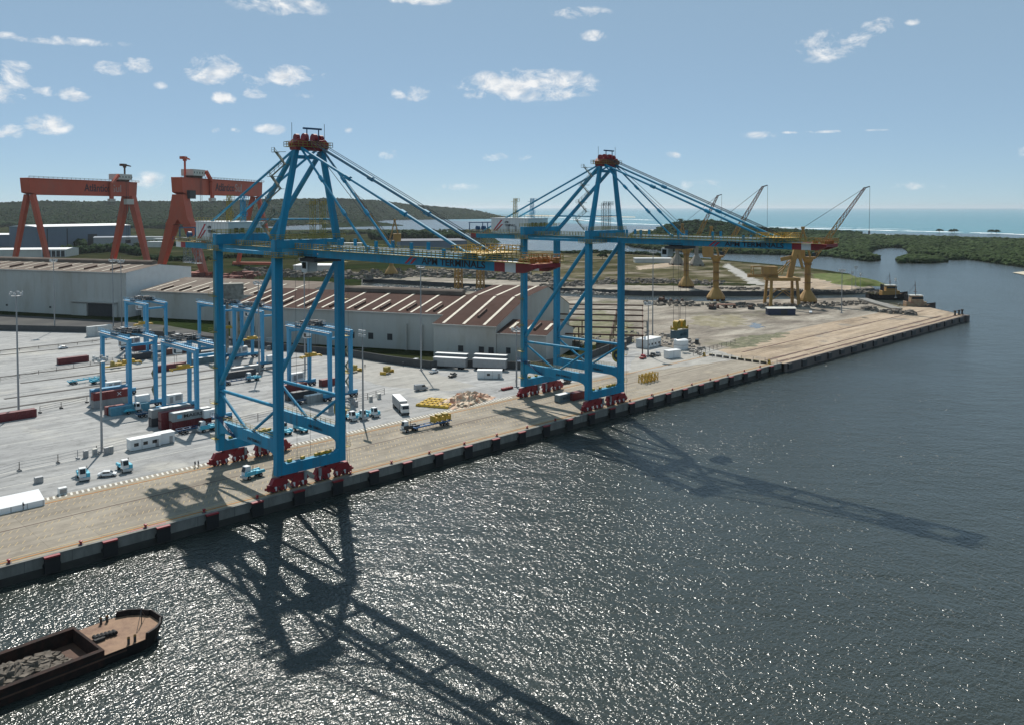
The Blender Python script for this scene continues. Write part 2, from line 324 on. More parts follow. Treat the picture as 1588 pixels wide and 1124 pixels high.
M_OLD = ground_mat('old_quay_sand', [(.20, .15, .105), (.36, .28, .20), (.43, .34, .25), (.47, .385, .295)], .045, bump=.3, patch=((.26, .225, .185), .05, .56), marks=(.02, .25, .72, .6))
M_DIRT = ground_mat('shipyard_dirt', [(.10, .085, .07), (.22, .19, .155), (.33, .295, .245), (.40, .365, .31)], .05, bump=.4, patch=((.12, .115, .06), .02, .58), marks=(.02, .12, .66, .6))
M_LAND = ground_mat('scrub_land', [(.012, .019, .008), (.026, .033, .014), (.040, .044, .020), (.062, .06, .034), (.15, .13, .095)], .025, bump=1.2, bscale=.08, patch=((.022, .034, .012), .007, .5), marks=(.004, .03, .6, .75))
M_GRASS = ground_mat('dry_grass', [(.035, .04, .017), (.075, .073, .036), (.13, .115, .072), (.22, .19, .14)], .035, bump=.6, patch=((.24, .21, .165), .02, .52), marks=(.012, .05, .6, .7))
M_MUD = ground_mat('mangrove_floor', [(.02, .032, .014), (.035, .05, .02)], .02, bump=.5, bscale=.1)
M_BEACH = ground_mat('beach_sand', [(.46, .40, .30), (.55, .50, .40)], .01)
def ragged(pts, amp, step, seed=1):
    rg = random.Random(seed); out = []
    for p, q in zip(pts, list(pts[1:]) + [pts[0]]):
        L = math.hypot(q[0] - p[0], q[1] - p[1]); n = max(1, int(L / step)); nx, ny = -(q[1] - p[1]) / max(L, .01), (q[0] - p[0]) / max(L, .01)
        for i in range(n):
            o = rg.uniform(-amp, amp); out.append((p[0] + (q[0] - p[0]) * i / n + nx * o, p[1] + (q[1] - p[1]) * i / n + ny * o))
    return out
def sheet(name, pts, z, m, skirt=None, sm=None, kind='structure', label=None):
    if name in ('scrub_patch', 'puddle', 'sand_track', 'grass_bank', 'grass_field', 'pale_concrete_patch', 'far_quay_strip'): pts = ragged(pts, {'puddle': 1.6, 'grass_field': 7, 'pale_concrete_patch': .8}.get(name, 3.0), {'puddle': 1.5, 'grass_field': 9, 'pale_concrete_patch': 4}.get(name, 3.0), len(pts))
    bm = bmesh.new(); vs = [bm.verts.new((p[0], p[1], z)) for p in pts]
    f = bm.faces.new(vs); f.normal_update()
    if f.normal.z < 0: f.normal_flip()
    bmesh.ops.triangulate(bm, faces=bm.faces[:])
    me = bpy.data.meshes.new(name); bm.to_mesh(me); bm.free(); me.materials.append(m)
    o = bpy.data.objects.new(name, me); COL.objects.link(o); o['kind'] = kind
    if label: o['label'] = label
    return o
def wall_along(name, pts, z0, z1, t, m, closed=False, **k):
    b = MB()
    for p, q in zip(pts[:-1], pts[1:]):
        d = Vector((q[0] - p[0], q[1] - p[1], 0)); L = d.length; d.normalize(); n = Vector((-d.y, d.x, 0)) * t / 2
        b.add([(p[0] - n.x, p[1] - n.y, z0), (q[0] - n.x, q[1] - n.y, z0), (q[0] + n.x, q[1] + n.y, z0), (p[0] + n.x, p[1] + n.y, z0), (p[0] - n.x, p[1] - n.y, z1), (q[0] - n.x, q[1] - n.y, z1), (q[0] + n.x, q[1] + n.y, z1), (p[0] + n.x, p[1] + n.y, z1)],
              [(0, 3, 2, 1), (4, 5, 6, 7), (0, 1, 5, 4), (1, 2, 6, 5), (2, 3, 7, 6), (3, 0, 4, 7)])
    return b.build(name, m, **k)
# water: one sheet to the horizon, open sea greener beyond the reef
wm = bpy.data.materials.new('harbour_water'); wm.use_nodes = True; nt = wm.node_tree; wp = nt.nodes['Principled BSDF']
wp.inputs['Roughness'].default_value = WATER_R; wp.inputs['IOR'].default_value = 1.33
t = nt.nodes.new('ShaderNodeTexCoord'); sx = nt.nodes.new('ShaderNodeSeparateXYZ'); nt.links.new(t.outputs['Object'], sx.inputs[0])
def nmath(nt, op, a, b=None, c=None, clamp=False):
    n = nt.nodes.new('ShaderNodeMath'); n.operation = op; n.use_clamp = clamp
    for i, v in enumerate((a, b, c)):
        if v is None: continue
        if isinstance(v, (int, float)): n.inputs[i].default_value = v
        else: nt.links.new(v, n.inputs[i])
    return n.outputs[0]
s1 = nmath(nt, 'MULTIPLY_ADD', sx.outputs[0], .976, nmath(nt, 'MULTIPLY', sx.outputs[1], -.216))
big = nt.nodes.new('ShaderNodeTexNoise'); big.inputs['Scale'].default_value = .004; big.inputs['Detail'].default_value = 4; nt.links.new(t.outputs['Object'], big.inputs['Vector'])
s1 = nmath(nt, 'MULTIPLY_ADD', big.outputs[0], 500.0, s1)
fac = nmath(nt, 'MULTIPLY', nmath(nt, 'SUBTRACT', s1, 2350.0), 1 / 250.0, None, True)
mx = nt.nodes.new('ShaderNodeMixRGB'); nt.links.new(fac, mx.inputs[0]); mx.inputs[1].default_value = (.034, .042, .038, 1); mx.inputs[2].default_value = (.047, .205, .225, 1)
nt.links.new(mx.outputs[0], wp.inputs['Base Color'])
def wave(scale, det, sxy, rot, dist=0.0):
    vr = nt.nodes.new('ShaderNodeVectorRotate'); vr.rotation_type = 'Z_AXIS'; vr.inputs['Angle'].default_value = -rot; nt.links.new(t.outputs['Object'], vr.inputs['Vector'])
    mp = nt.nodes.new('ShaderNodeMapping'); mp.inputs['Scale'].default_value = (sxy[0], sxy[1], 1)
    nt.links.new(vr.outputs[0], mp.inputs[0])
    n = nt.nodes.new('ShaderNodeTexNoise'); n.inputs['Scale'].default_value = scale; n.inputs['Detail'].default_value = det; n.inputs['Roughness'].default_value = .5; n.inputs['Distortion'].default_value = dist
    nt.links.new(mp.outputs[0], n.inputs['Vector']); return n.outputs[0]
h = nmath(nt, 'MULTIPLY', wave(1.3, 2.0, (1.0, .38), R(-20), .25), WAVE_A)      # chop driven along the quay
h = nmath(nt, 'MULTIPLY_ADD', wave(1.5, 2.0, (1.0, .5), R(98), .3), WAVE_B, h)   # cross chop reflected off the wall
h = nmath(nt, 'MULTIPLY_ADD', wave(.17, 2.0, (1.0, .55), R(40)), .6, h)
h = nmath(nt, 'MULTIPLY_ADD', wave(2.6, 1.5, (1.0, .6), R(60)), .14, h)
gust = nt.nodes.new('ShaderNodeTexNoise'); gust.inputs['Scale'].default_value = .022; gust.inputs['Detail'].default_value = 3; nt.links.new(t.outputs['Object'], gust.inputs['Vector'])
h = nmath(nt, 'MULTIPLY', h, nmath(nt, 'MULTIPLY_ADD', gust.outputs[0], 1.1, .42))      # wind patches
bp = nt.nodes.new('ShaderNodeBump'); bp.inputs['Strength'].default_value = 1.0; bp.inputs['Distance'].default_value = 1.0; nt.links.new(h, bp.inputs['Height']); nt.links.new(bp.outputs[0], wp.inputs['Normal'])
MATS['harbour_water'] = wm
S = 60000
sheet('sea_water', [(-S, -S), (S, -S), (S, S), (-S, S)], WATER, wm)
def g2(*a): return [tuple(G(*p)[:2]) for p in a]
# mainland
LAND = [(-900, 170.5), (332, 170.5), (332, 168.6), (562, 168.6), (590, 199), (584, 214), (603, 240), (618, 261), (560, 300), (519, 323), (493, 360), (455, 480), (419, 600), (462, 661), (500, 520), (548, 400), (610, 335), (673, 290),
        (700, 281), (743, 303), (838, 362), (894, 437), (960, 600), (1000, 739), (950, 900), (916, 1057), (1120, 1150), (1411, 1487)] + g2((760, 362), (640, 357), (560, 356), (440, 357), (380, 349)) + [(-3000, 6500), (-3000, 170)]
sheet('land', LAND, -.03, M_LAND)
# shore face of the land (concrete and rubble skirt)
wall_along('shore_wall', [(562, 168.7), (590, 199), (584, 214), (603, 240), (618, 261), (560, 300), (519, 323), (493, 360), (455, 480), (419, 600), (462, 661), (500, 520), (548, 400), (610, 335), (673, 290), (700, 281), (743, 303), (838, 362), (894, 437)], -6, .02, .8, WALLG, kind='structure')
WALLPX = [(-60, 512), (0, 513), (135, 516), (255, 524), (430, 543), (540, 553), (600, 563), (668, 572)]
WALLP = [tuple(G(*p)[:2]) for p in WALLPX] + [(228, 262), (245, 235), (276, 232), (315, 244), (333, 250)]
YARD = [(-200, 206.2), (332, 206.2), (332, 250)] + WALLP[::-1][1:] + [(60, 640), (-200, 640)]
sheet('container_yard', YARD, .0, M_YARD)
sheet('service_road', [WALLP[0], WALLP[1], WALLP[2], WALLP[3], WALLP[4], (205, 372), (196, 470), (180, 520), (120, 640)], -.012, ground_mat('dark_asphalt', [(.04, .04, .042), (.06, .06, .06), (.10, .098, .09)], .05, patch=((.05, .06, .03), .03, .6)))
sheet('quay_apron', [(-900, 170.5), (332, 170.5), (332, 206.2), (-900, 206.2)], .004, M_APRON)
sheet('old_quay', [(332, 168.6), (562, 168.6), (590, 199), (584, 212), (520, 212), (440, 214), (332, 206)], .004, M_OLD)
DIRT = [(332, 206), (440, 214), (520, 212), (584, 212), (603, 240), (617, 260), (560, 299), (518, 322), (492, 360), (454, 480), (418, 598), (300, 640), (250, 560), (280, 420), (300, 330), (333, 252)]
sheet('shipyard_ground', DIRT, -.004, M_DIRT)
sheet('far_quay_strip', [(549, 402), (611, 337), (673, 292), (700, 283), (742, 304), (700, 330), (640, 370), (585, 430), (540, 560), (500, 660), (463, 662), (501, 522)], -.012, M_DIRT)
sheet('grass_field', [(600, 440), (690, 360), (800, 350), (880, 440), (950, 640), (980, 740), (900, 1000), (700, 900), (560, 680)], -.018, M_GRASS)
sheet('sand_track', g2((1128, 408), (1122, 414), (1164, 441), (1190, 443), (1172, 432)), -.008, M_SLAB)
sheet('sand_track', g2((985, 414), (990, 419), (1062, 412), (1090, 408), (1060, 405)), -.010, M_OLD)
sheet('sand_track', g2((1195, 430), (1185, 447), (1320, 450), (1330, 440), (1260, 432)), -.0095, M_OLD)
sheet('grass_bank', g2((1260, 425), (1262, 432), (1340, 446), (1352, 440), (1320, 427), (1290, 424)), -.0085, mat('lush_grass', (.085, .115, .028), .95, spec=.1, var=.4, scale=.12, dirt=(.20, .18, .10), dirt_amt=.7, dirt_scale=.1))
mound = MB()
c = G(1333, 441); rr = random.Random(1)
for ring in range(5): pass
vs = []; fs = []
N = 14
for j, (rad, zz) in enumerate(((26, -.2), (20, 1.6), (13, 3.6), (6, 5.2), (.5, 5.8))):
    for i in range(N):
        a = 2 * math.pi * i / N; q = rad * (1 + .15 * rr.uniform(-1, 1)); vs.append((c.x + q * math.cos(a) * .7, c.y + q * math.sin(a), zz))
for j in range(4):
    for i in range(N): fs.append((j * N + i, j * N + (i + 1) % N, (j + 1) * N + (i + 1) % N, (j + 1) * N + i))
mound.add(vs, fs).build('grass_mound', 'lush_grass', smooth=True, kind='structure')
sheet('pale_concrete_patch', g2((590, 556), (668, 576), (735, 598), (700, 606), (600, 600), (540, 582), (540, 556)), .005, M_SLAB)
sheet('pale_concrete_patch', g2((985, 552), (1095, 538), (1155, 556), (1080, 566), (975, 578)), .006, M_SLAB)
sheet('scrub_patch', g2((1118, 534), (1150, 523), (1222, 515), (1215, 522), (1160, 538), (1128, 541)), .006, mat('green_weeds', (.09, .095, .045), .95, var=.6, scale=.35, dirt=(.28, .24, .17), dirt_amt=.9, dirt_scale=.25))
sheet('scrub_patch', g2((1070, 492), (1150, 488), (1160, 504), (1110, 508), (1072, 502)), .006, mat('dry_weeds', (.19, .165, .095), .95, var=.35, scale=.25, dirt=(.31, .275, .22), dirt_amt=1.0, dirt_scale=.12))
sheet('scrub_patch', g2((868, 506), (872, 535), (985, 532), (980, 500), (930, 480)), .0, mat('rough_grass', (.12, .12, .055), .95, var=.45, scale=.2, dirt=(.27, .24, .18), dirt_amt=.9, dirt_scale=.15))
sheet('puddle', g2((1160, 505), (1172, 500), (1185, 508), (1170, 510)), .010, mat('wet_mud', (.15, .145, .14), .18, var=.2))
# quay wall, coping and joints
b = MB(); b.b2(-900, 332, 169.9, 170.6, -9, .05); qw = b.build('quay_wall', CONC, kind='structure')
b = MB(); b.b2(-900, 332, 169.75, 170.7, .06, .22); b.build('coping', CONC, qw)
b = MB(); b.b2(-900, 331.9, 169.8, 169.89, -9, -2.0); b.build('tidal_stain_band', mat('wet_algae_concrete', (.035, .034, .03), .7, var=.3, scale=.4), qw)
for i in range(46):
    x = -60 + i * 8.4; b = MB(); b.b2(x, x + .12, 169.87, 169.9, -1.99, .0); b.build('joint', mat('joint_grey', (.12, .115, .105), .9), qw)  # thin strips in plain dark grey mark the wall joints
b = MB(); b.b2(332, 562.6, 168.2, 168.9, -9, .06); b.b2(559, 562.8, 166.6, 170, -6, .3); ow = b.build('old_quay_wall', mat('old_quay_concrete', (.15, .125, .115), .9, var=.3, scale=.3, dirt=(.06, .04, .035), dirt_amt=.7, dirt_scale=.3), kind='structure')
for i in range(18):
    x = 334 + i * 12.6; b = MB(); b.b2(x, x + 3.2 + (i % 3), 167.5, 168.2, -2.4 - .5 * (i % 2), -.3); b.build('fender_block', DARK, ow)
for (y, w, m, z) in ((172.4, .5, RUSTO, .03), (173.6, .3, PAINTY, .015), (171.3, .25, PAINTY, .016), (190, .22, RUST, .02), (202, .5, RUSTO, .03), (203.1, .25, PAINTY, .016)):
    b = MB(); b.b2(-900, 330, y - w / 2, y + w / 2, .0, z + .02); b.build('crane_rail' if m in (RUSTO, RUST) else 'painted_line', m, kind='structure')
for (y, w, x0, x1) in ((178, 1.0, 334, 548), (172.2, 1.3, 334, 556), (196, .8, 345, 560)):
    b = MB(); rr = random.Random(int(y)); x = x0
    while x < x1:
        L = rr.uniform(5, 18); b.b2(x, x + L, y - w * rr.uniform(.4, 1), y + w * rr.uniform(.4, 1), .0, .06); x += L + rr.uniform(-.5, 1.5)
    b.build('old_rail_trench', RUST, kind='structure')
b = MB()     # slanted lane hatching on the apron
for row, y in enumerate((176.5, 180.2, 184, 187.6, 193, 197, 200)):
    x = -80 + row * 1.1
    while x < 250:
        if random.random() < .82: b.add([(x, y, .012), (x + .17, y, .012), (x + 1.1, y + 1.5, .012), (x + .93, y + 1.5, .012)], [(0, 1, 2, 3)])
        x += 1.3
b.build('lane_hatching', PAINTY, kind='structure')
b = MB(); x = -80
while x < 205:
    b.add([(x, 204.1, .014), (x + .5, 204.1, .014), (x + .95, 206.1, .014), (x + .45, 206.1, .014)], [(0, 1, 2, 3)]); x += 1.25
b.build('white_hatching', PAINTW, kind='structure')
for x in (24, 60): b = MB(); b.b2(x, x + 8, 170.8, 171.2, .21, .225); b.build('painted_berth_mark', REDW, kind='structure')
b = MB()     # yard lane lines
for y in (221, 233, 262, 286, 318, 332, 352): b.b2(-30, 165, y, y + .18, .0, .012)
b.build('yard_lane_line', PAINTW, kind='structure')
# crane runways of the yard: dark concrete strips
for (y, x0, x1) in ((311.5, 40, 190), (327, 78, 230), (352.5, 90, 250), (371, 60, 200), (427, 75, 150), (441, 60, 165)):
    b = MB(); b.b2(x0, x1, y - .9, y + .9, .0, .09); b.build('runway_strip', mat('dark_runway_concrete', (.06, .055, .05), .9, var=.3), kind='structure')
# hills
def hill(name, cols, rows, base, sky, depth, z0, lump, m, seed, back=.35):
    rg = np.random.default_rng(seed); xs = np.linspace(cols[0], cols[1], cols[2]); V = []; F = []
    yb = np.interp(xs, [p[0] for p in base], [p[1] for p in base]); ys = np.interp(xs, [p[0] for p in sky], [p[1] for p in sky])
    n = rows + 4
    ph = rg.uniform(0, 6.28, 12)
    for i, x in enumerate(xs):
        a = G(x, yb[i], z0); d = Vector((a.x, a.y, 0)); L = d.length; d.normalize(); RD = L + depth
        ztop = zat(x, ys[i], d.x * RD, d.y * RD)
        for j in range(n):
            t = j / rows; pt = d * (L + depth * t)
            k = t * t * (3 - 2 * t) if t < 1 else max(0, 1 - ((t - 1) / back) ** 2 * .5)
            k = k * (.85 + .15 * math.sin(x * .013 * 3 + t * 5 + ph[0]) * (1 if t < .9 else 0)) + (.15 * (1 if t >= .9 else 0)) * k
            z = z0 - .5 + (ztop - z0) * min(k, 1.0)
            z += lump * rg.random() ** 1.5 * (1 if j > 0 else 0) * (1.0 if t < .97 else .55)
            V.append((pt.x, pt.y, z))
    for i in range(len(xs) - 1):
        for j in range(n - 1): F.append((i * n + j, (i + 1) * n + j, (i + 1) * n + j + 1, i * n + j + 1))
    b = MB(); b.v = V; b.f = F; o = b.build(name, m, smooth=False, kind='structure'); o.data.polygons.foreach_set('use_smooth', [True] * len(o.data.polygons)); return o
M_HILL = ground_mat('forested_hill', [(.007, .015, .006), (.011, .021, .008), (.016, .027, .011), (.03, .036, .018)], .02, bump=3.0, bscale=.05, patch=((.007, .012, .005), .003, .58))
for m_ in (M_HILL, M_LAND, M_MUD, M_GRASS): m_.node_tree.nodes['Principled BSDF'].inputs['Specular IOR Level'].default_value = 0.0
M_HILL.node_tree.nodes['Principled BSDF'].inputs['Roughness'].default_value = 1.0
hill('wooded_hill', (-250, 790, 420), 46, [(-300, 351), (300, 351), (430, 350), (560, 345), (600, 341), (800, 338.5)], [(-300, 319), (0, 316), (60, 313), (140, 314), (200, 313), (300, 314), (380, 312), (440, 310), (480, 309), (520, 308.5), (587, 312), (640, 318.5), (693, 322.5), (720, 324.5), (747, 329), (770, 335), (790, 338)], 1500, 0, 4, M_HILL, 5)
hill('low_wooded_spit', (500, 625, 60), 10, [(500, 354), (560, 352), (625, 350.5)], [(500, 348), (540, 346), (575, 343), (600, 347), (625, 350)], 260, -3, 4, M_HILL, 6)
sheet('reef_beach', [tuple(G(*p)[:2]) for p in ((985, 355), (1130, 356.5), (1300, 360.5), (1450, 365), (1700, 372), (1700, 375), (1450, 368.5), (1300, 364), (1130, 360), (985, 359))], WATER + .6, M_BEACH)
sheet('sand_spit', [tuple(G(*p)[:2]) for p in ((1570, 418.5), (1588, 417), (1640, 420), (1640, 428), (1588, 422))], WATER + .5, M_BEACH)
sheet('far_beach', [tuple(G(*p)[:2]) for p in ((815, 333.5), (905, 334.5), (985, 336), (985, 337), (905, 336), (815, 335))], WATER + .5, M_BEACH)
# surf breaking on the reef
FOAM = mat('surf_foam', (.80, .82, .82), .8, var=.1)
def surf(pts, w, seed):
    rg = random.Random(seed); L = [Vector(tuple(G(*p, WATER)[:2]) + (0,)) for p in pts]; V = []; F = []; k = 0
    for p, q in zip(L[:-1], L[1:]):
        n = max(2, int((q - p).length / 18)); d = (q - p).normalized(); nn = Vector((-d.y, d.x, 0))
        for i in range(n):
            c = p.lerp(q, i / n); a = w * rg.uniform(.25, 1.0); a2 = w * rg.uniform(.2, .9); off = rg.uniform(-.25, .25) * w
            V += [tuple((c + nn * (a + off)).xy) + (WATER + .12,), tuple((c - nn * (a2 - off)).xy) + (WATER + .12,)]
            if i and rg.random() < .93: F.append((k - 2, k - 1, k + 1, k))
            k += 2
    b = MB(); b.v = V; b.f = F; return b.build('surf', FOAM, kind='structure')
surf([(880, 340), (960, 347), (1080, 351), (1200, 353.5), (1300, 356), (1400, 358.5), (1500, 361), (1640, 366)], 34, 1)
surf([(850, 337.5), (985, 341), (1010, 342)], 40, 2)
surf([(1180, 351.5), (1300, 353.6), (1420, 356.5)], 12, 3)
surf([(640, 338.5), (700, 338), (780, 337)], 30, 4)
# ---------------------------------------------------------------- vegetation
def inpoly(x, y, P):
    c = False; j = len(P) - 1
    for i in range(len(P)):
        if (P[i][1] > y) != (P[j][1] > y) and x < (P[j][0] - P[i][0]) * (y - P[i][1]) / (P[j][1] - P[i][1]) + P[i][0]: c = not c
        j = i
    return c
def ico():
    bm = bmesh.new(); bmesh.ops.create_icosphere(bm, subdivisions=1, radius=1.0); bm.verts.ensure_lookup_table()
    v = np.array([x.co[:] for x in bm.verts]); f = np.array([[q.index for q in p.verts] for p in bm.faces]); bm.free(); return v, f
ICV, ICF = ico()
def blob_mass(name, pts, m, seed, parent=None, **tags):
    """pts: (x, y, z, radius, height) - leafy clumps with torn outlines, joined"""
    rg = np.random.default_rng(seed); n = len(pts); P = np.array(pts); k = len(ICV)
    V = np.repeat(ICV[None], n, 0) * rg.uniform(.55, 1.3, (n, k, 1))
    V[:, :, 0] *= P[:, 3][:, None]; V[:, :, 1] *= P[:, 3][:, None]; V[:, :, 2] *= P[:, 4][:, None]
    V += P[:, None, :3]
    F = (ICF[None] + (np.arange(n) * k)[:, None, None]).reshape(-1, 3)
    me = bpy.data.meshes.new(name); me.vertices.add(n * k); me.vertices.foreach_set('co', V.reshape(-1)); nf = len(F)
    me.loops.add(nf * 3); me.loops.foreach_set('vertex_index', F.reshape(-1).astype(np.int32)); me.polygons.add(nf)
    me.polygons.foreach_set('loop_start', np.arange(0, nf * 3, 3, dtype=np.int32)); me.polygons.foreach_set('loop_total', np.full(nf, 3, dtype=np.int32)); me.update(calc_edges=True); me.validate()
    me.materials.append(m); o = bpy.data.objects.new(name, me); COL.objects.link(o)
    if parent is not None: o.parent = parent
    for a, b in tags.items(): o[a] = b
    return o
MG = [tuple(G(*p, -3)[:2]) for p in ((1700, 424), (1588, 414), (1530, 406), (1500, 402), (1476, 403), (1466, 398), (1440, 396.5), (1426, 399), (1414, 394.5), (1412, 390), (1403, 384.5), (1378, 384), (1356, 386.5), (1347, 391.5), (1346, 397.5), (1360, 401), (1363, 404), (1348, 405), (1330, 403), (1290, 398), (1240, 396), (1160, 394), (1080, 392), (1020, 388), (985, 384), (968, 379), (985, 361), (1130, 362), (1300, 365), (1450, 369.5), (1700, 377))]
sheet('mangrove_flat', MG, -3.1, M_MUD)
ISL = [tuple(G(*p, -3)[:2]) for p in ((1394, 403.5), (1404, 401), (1430, 400), (1462, 403), (1465, 406), (1440, 408), (1400, 408))]
sheet('mangrove_islet', ISL, -3.05, M_MUD)
rg = random.Random(11); pts = []
xs = [p[0] for p in MG]; ys = [p[1] for p in MG]
while len(pts) < 17000:
    x = rg.uniform(min(xs), max(xs)); y = rg.uniform(min(ys), max(ys)); d = math.hypot(x, y)
    if rg.random() > (1150 / d) ** 2.2 or not inpoly(x, y, MG): continue
    s = rg.uniform(.65, 1.35) * max(1, d / 1300); pts.append((x, y, -2.4 + rg.uniform(0, 3.4), 4.4 * s, rg.uniform(2.0, 4.2)))
for P, st in ((MG[:24], 4.0), (ISL + ISL[:1], 3.5)):    # denser fringe along the water
    for p, q in zip(P[:-1], P[1:]):
        L = math.hypot(q[0] - p[0], q[1] - p[1])
        for i in range(int(L / st)):
            t_ = rg.random(); pts.append((p[0] + (q[0] - p[0]) * t_ + rg.uniform(-2.5, 2.5), p[1] + (q[1] - p[1]) * t_ + rg.uniform(-2.5, 2.5), -2.8 + rg.uniform(0, 1.2), rg.uniform(2.5, 4.5), rg.uniform(1.6, 3.2)))
for i in range(260):
    x, y = rg.uniform(min(p[0] for p in ISL), max(p[0] for p in ISL)), rg.uniform(min(p[1] for p in ISL), max(p[1] for p in ISL))
    if inpoly(x, y, ISL): pts.append((x, y, -2.0 + rg.uniform(0, 2.5), rg.uniform(4, 7), rg.uniform(2, 4)))
blob_mass('mangrove_forest', pts, LEAFM, 1, kind='stuff', label='dense mangrove forest beyond the channel', category='mangrove')
# wooded knoll behind the second crane's boom
sk = [(975, 378), (1000, 368), (1020, 356), (1040, 348), (1060, 345), (1100, 344), (1130, 347), (1150, 351), (1180, 354.5), (1240, 358), (1330, 361)]
pts = []
hill('wooded_knoll', (972, 1335, 70), 12, [(972, 381), (1100, 376), (1335, 370)], sk, 420, -3, 5, M_HILL, 9)
for i in range(2600):
    px = rg.uniform(972, 1335); yb = np.interp(px, [972, 1100, 1335], [381, 376, 370]); t_ = rg.random()
    a = G(px, float(yb), -3); L = math.hypot(a.x, a.y); RD = L + 420; ztop = zat(px, float(np.interp(px, [p[0] for p in sk], [p[1] for p in sk])), a.x * RD / L, a.y * RD / L)
    k = t_ * t_ * (3 - 2 * t_); q = (L + 420 * t_) / L
    pts.append((a.x * q, a.y * q, -3 + (ztop + 3) * k + rg.uniform(-2, 2), rg.uniform(4, 8), rg.uniform(3, 5)))
blob_mass('knoll_woodland', pts, LEAF, 2, kind='stuff', label='dark woodland covering the low knoll', category='woodland')
hp = []     # woodland on the long hill
for v in [q.co for q in bpy.data.objects['wooded_hill'].data.vertices]:
    if rg.random() < .62:
        hp.append((v.x + rg.uniform(-15, 15), v.y + rg.uniform(-15, 15), v.z + rg.uniform(-3, 2), rg.uniform(4, 8.5), rg.uniform(2.5, 5)))
blob_mass('hill_woodland', hp, LEAF, 3, kind='stuff', label='woodland covering the long hill behind the gantries', category='woodland')
# belts of trees on the mainland
def belt(name, px, py, n, seed, r, h, label, m=LEAF):
    rg = random.Random(seed); pts = []
    for i in range(n):
        k = rg.random(); j = int(k * (len(px) - 1)); u = k * (len(px) - 1) - j
        c = G(px[j] + (px[j + 1] - px[j]) * u + rg.uniform(-3, 3), py[j] + (py[j + 1] - py[j]) * u + rg.uniform(-1.6, 1.6))
        hh = h * rg.uniform(.5, 1.15); pts.append((c.x, c.y, hh * rg.uniform(.25, .8), r * rg.uniform(.5, 1.2), hh * .45))
    blob_mass(name, pts, m, seed, kind='stuff', label=label, category='trees')
belt('tree_belt', [95, 140, 180, 215], [395, 392, 389, 396], 460, 21, 4.5, 10, 'dark bushes between the left gantry legs')
belt('tree_belt', [-10, 50, 90, 130], [372, 374, 378, 384], 420, 22, 6, 13, 'trees beside the long blue-grey hall')
belt('tree_belt', [575, 640, 700, 760], [371, 371, 371, 368], 700, 23, 7, 14, 'dark tree belt beside the bright lagoon')
belt('tree_belt', [-20, 120, 250, 330], [352, 352, 354, 353], 700, 24, 12, 16, 'wooded lowland at the foot of the hill')
belt('tree_belt', [440, 520, 580, 640, 760], [366, 363, 362, 361, 361], 520, 25, 8, 7, 'low mangrove belt along the lagoon shore', LEAFM)
belt('tree_belt', [230, 300, 380, 440], [402, 405, 398, 400], 300, 28, 4, 5, 'low scrub around the feet of the orange gantries')
belt('tree_belt', [210, 280, 340, 420], [383, 380, 384, 388], 420, 29, 5, 7, 'dark bushes in the field beyond the orange gantries')
belt('tree_belt', [300, 360, 430, 560], [372, 376, 374, 378], 260, 26, 5, 6, 'scattered scrub behind the gantry cranes')
belt('tree_belt', [870, 940, 1000, 1060], [393, 392, 394, 398], 260, 27, 5, 3, 'low scrub on the bank beside the channel')
def palm(c, h, label, s=1.0):
    o = thing('palm_tree', label, 'palm tree', c, random.uniform(0, 6)); b = MB()
    b.tube((0, 0, -.3), (.5, .2, h * .55), .35 * s, 6, .25 * s).tube((.5, .2, h * .55), (.9, .3, h), .25 * s, 6, .18 * s); b.build('trunk', BARK, o)
    b = MB()
    for i in range(13):
        a = i * 2.399; L = random.uniform(3.2, 4.4) * s; d = Vector((math.cos(a), math.sin(a), 0)); n = Vector((-d.y, d.x, 0)); p0 = Vector((.9, .3, h)); lift = random.uniform(.2, 1.0)
        pr = [p0 + d * L * t + Vector((0, 0, L * (lift * t - 1.15 * t * t))) for t in (0, .33, .66, 1)]
        for k in range(3):
            w0, w1 = ((.25, .75, .7, .1)[k], (.25, .75, .7, .1)[k + 1])
            b.add([pr[k] - n * w0 * s - Vector((0, 0, .25 * s)), pr[k] + Vector((0, 0, .1)), pr[k] + n * w0 * s - Vector((0, 0, .25 * s)), pr[k + 1] - n * w1 * s - Vector((0, 0, .25 * s)), pr[k + 1] + Vector((0, 0, .1)), pr[k + 1] + n * w1 * s - Vector((0, 0, .25 * s))], [(0, 1, 4, 3), (1, 2, 5, 4)])
    b.build('crown', LEAF, o); return o
def tree(c, h, r, label, m=LEAF, name='broadleaf_tree'):
    o = thing(name, label, 'tree', c, random.uniform(0, 6)); b = MB()
    b.tube((0, 0, -.3), (.1, 0, h * .5), .05 * h, 7, .03 * h)
    for k in range(4):
        a = k * 1.6 + .4; b.tube((.1, 0, h * .42), (r * .6 * math.cos(a), r * .6 * math.sin(a), h * .72), .022 * h, 5, .01 * h)
    b.build('trunk', BARK, o)
    rg = random.Random(int(c[0] * 7 + c[1])); pts = []
    for i in range(46):
        a = rg.uniform(0, 6.28); q = r * math.sqrt(rg.random()); z = h * (.48 + .52 * rg.random() * (1 - (q / r) ** 2 * .7)); pts.append((q * math.cos(a), q * math.sin(a), z, r * rg.uniform(.14, .30), r * rg.uniform(.10, .2)))
    blob_mass('crown', pts, m, int(c[0]), parent=o); return o
for i, (px, py, z, h) in enumerate(((1056, 352, 24, 16), (1082, 352, 24, 15), (1094, 353, 24, 12), (1110, 353, 24, 11))):
    p = G(px, py, z); palm(p, h, 'palm standing on the skyline of the dark knoll, %s from the blue boom mast' % ORD[i], 2.2)
for i, (px, py) in enumerate(((601, 377), (625, 374), (640, 372), (612, 373), (655, 374), (592, 372))):
    tree(G(px, py), random.uniform(15, 21), random.uniform(8, 11), '%s tall tree standing out of the belt by the lagoon, behind the first boom' % ORD[i])
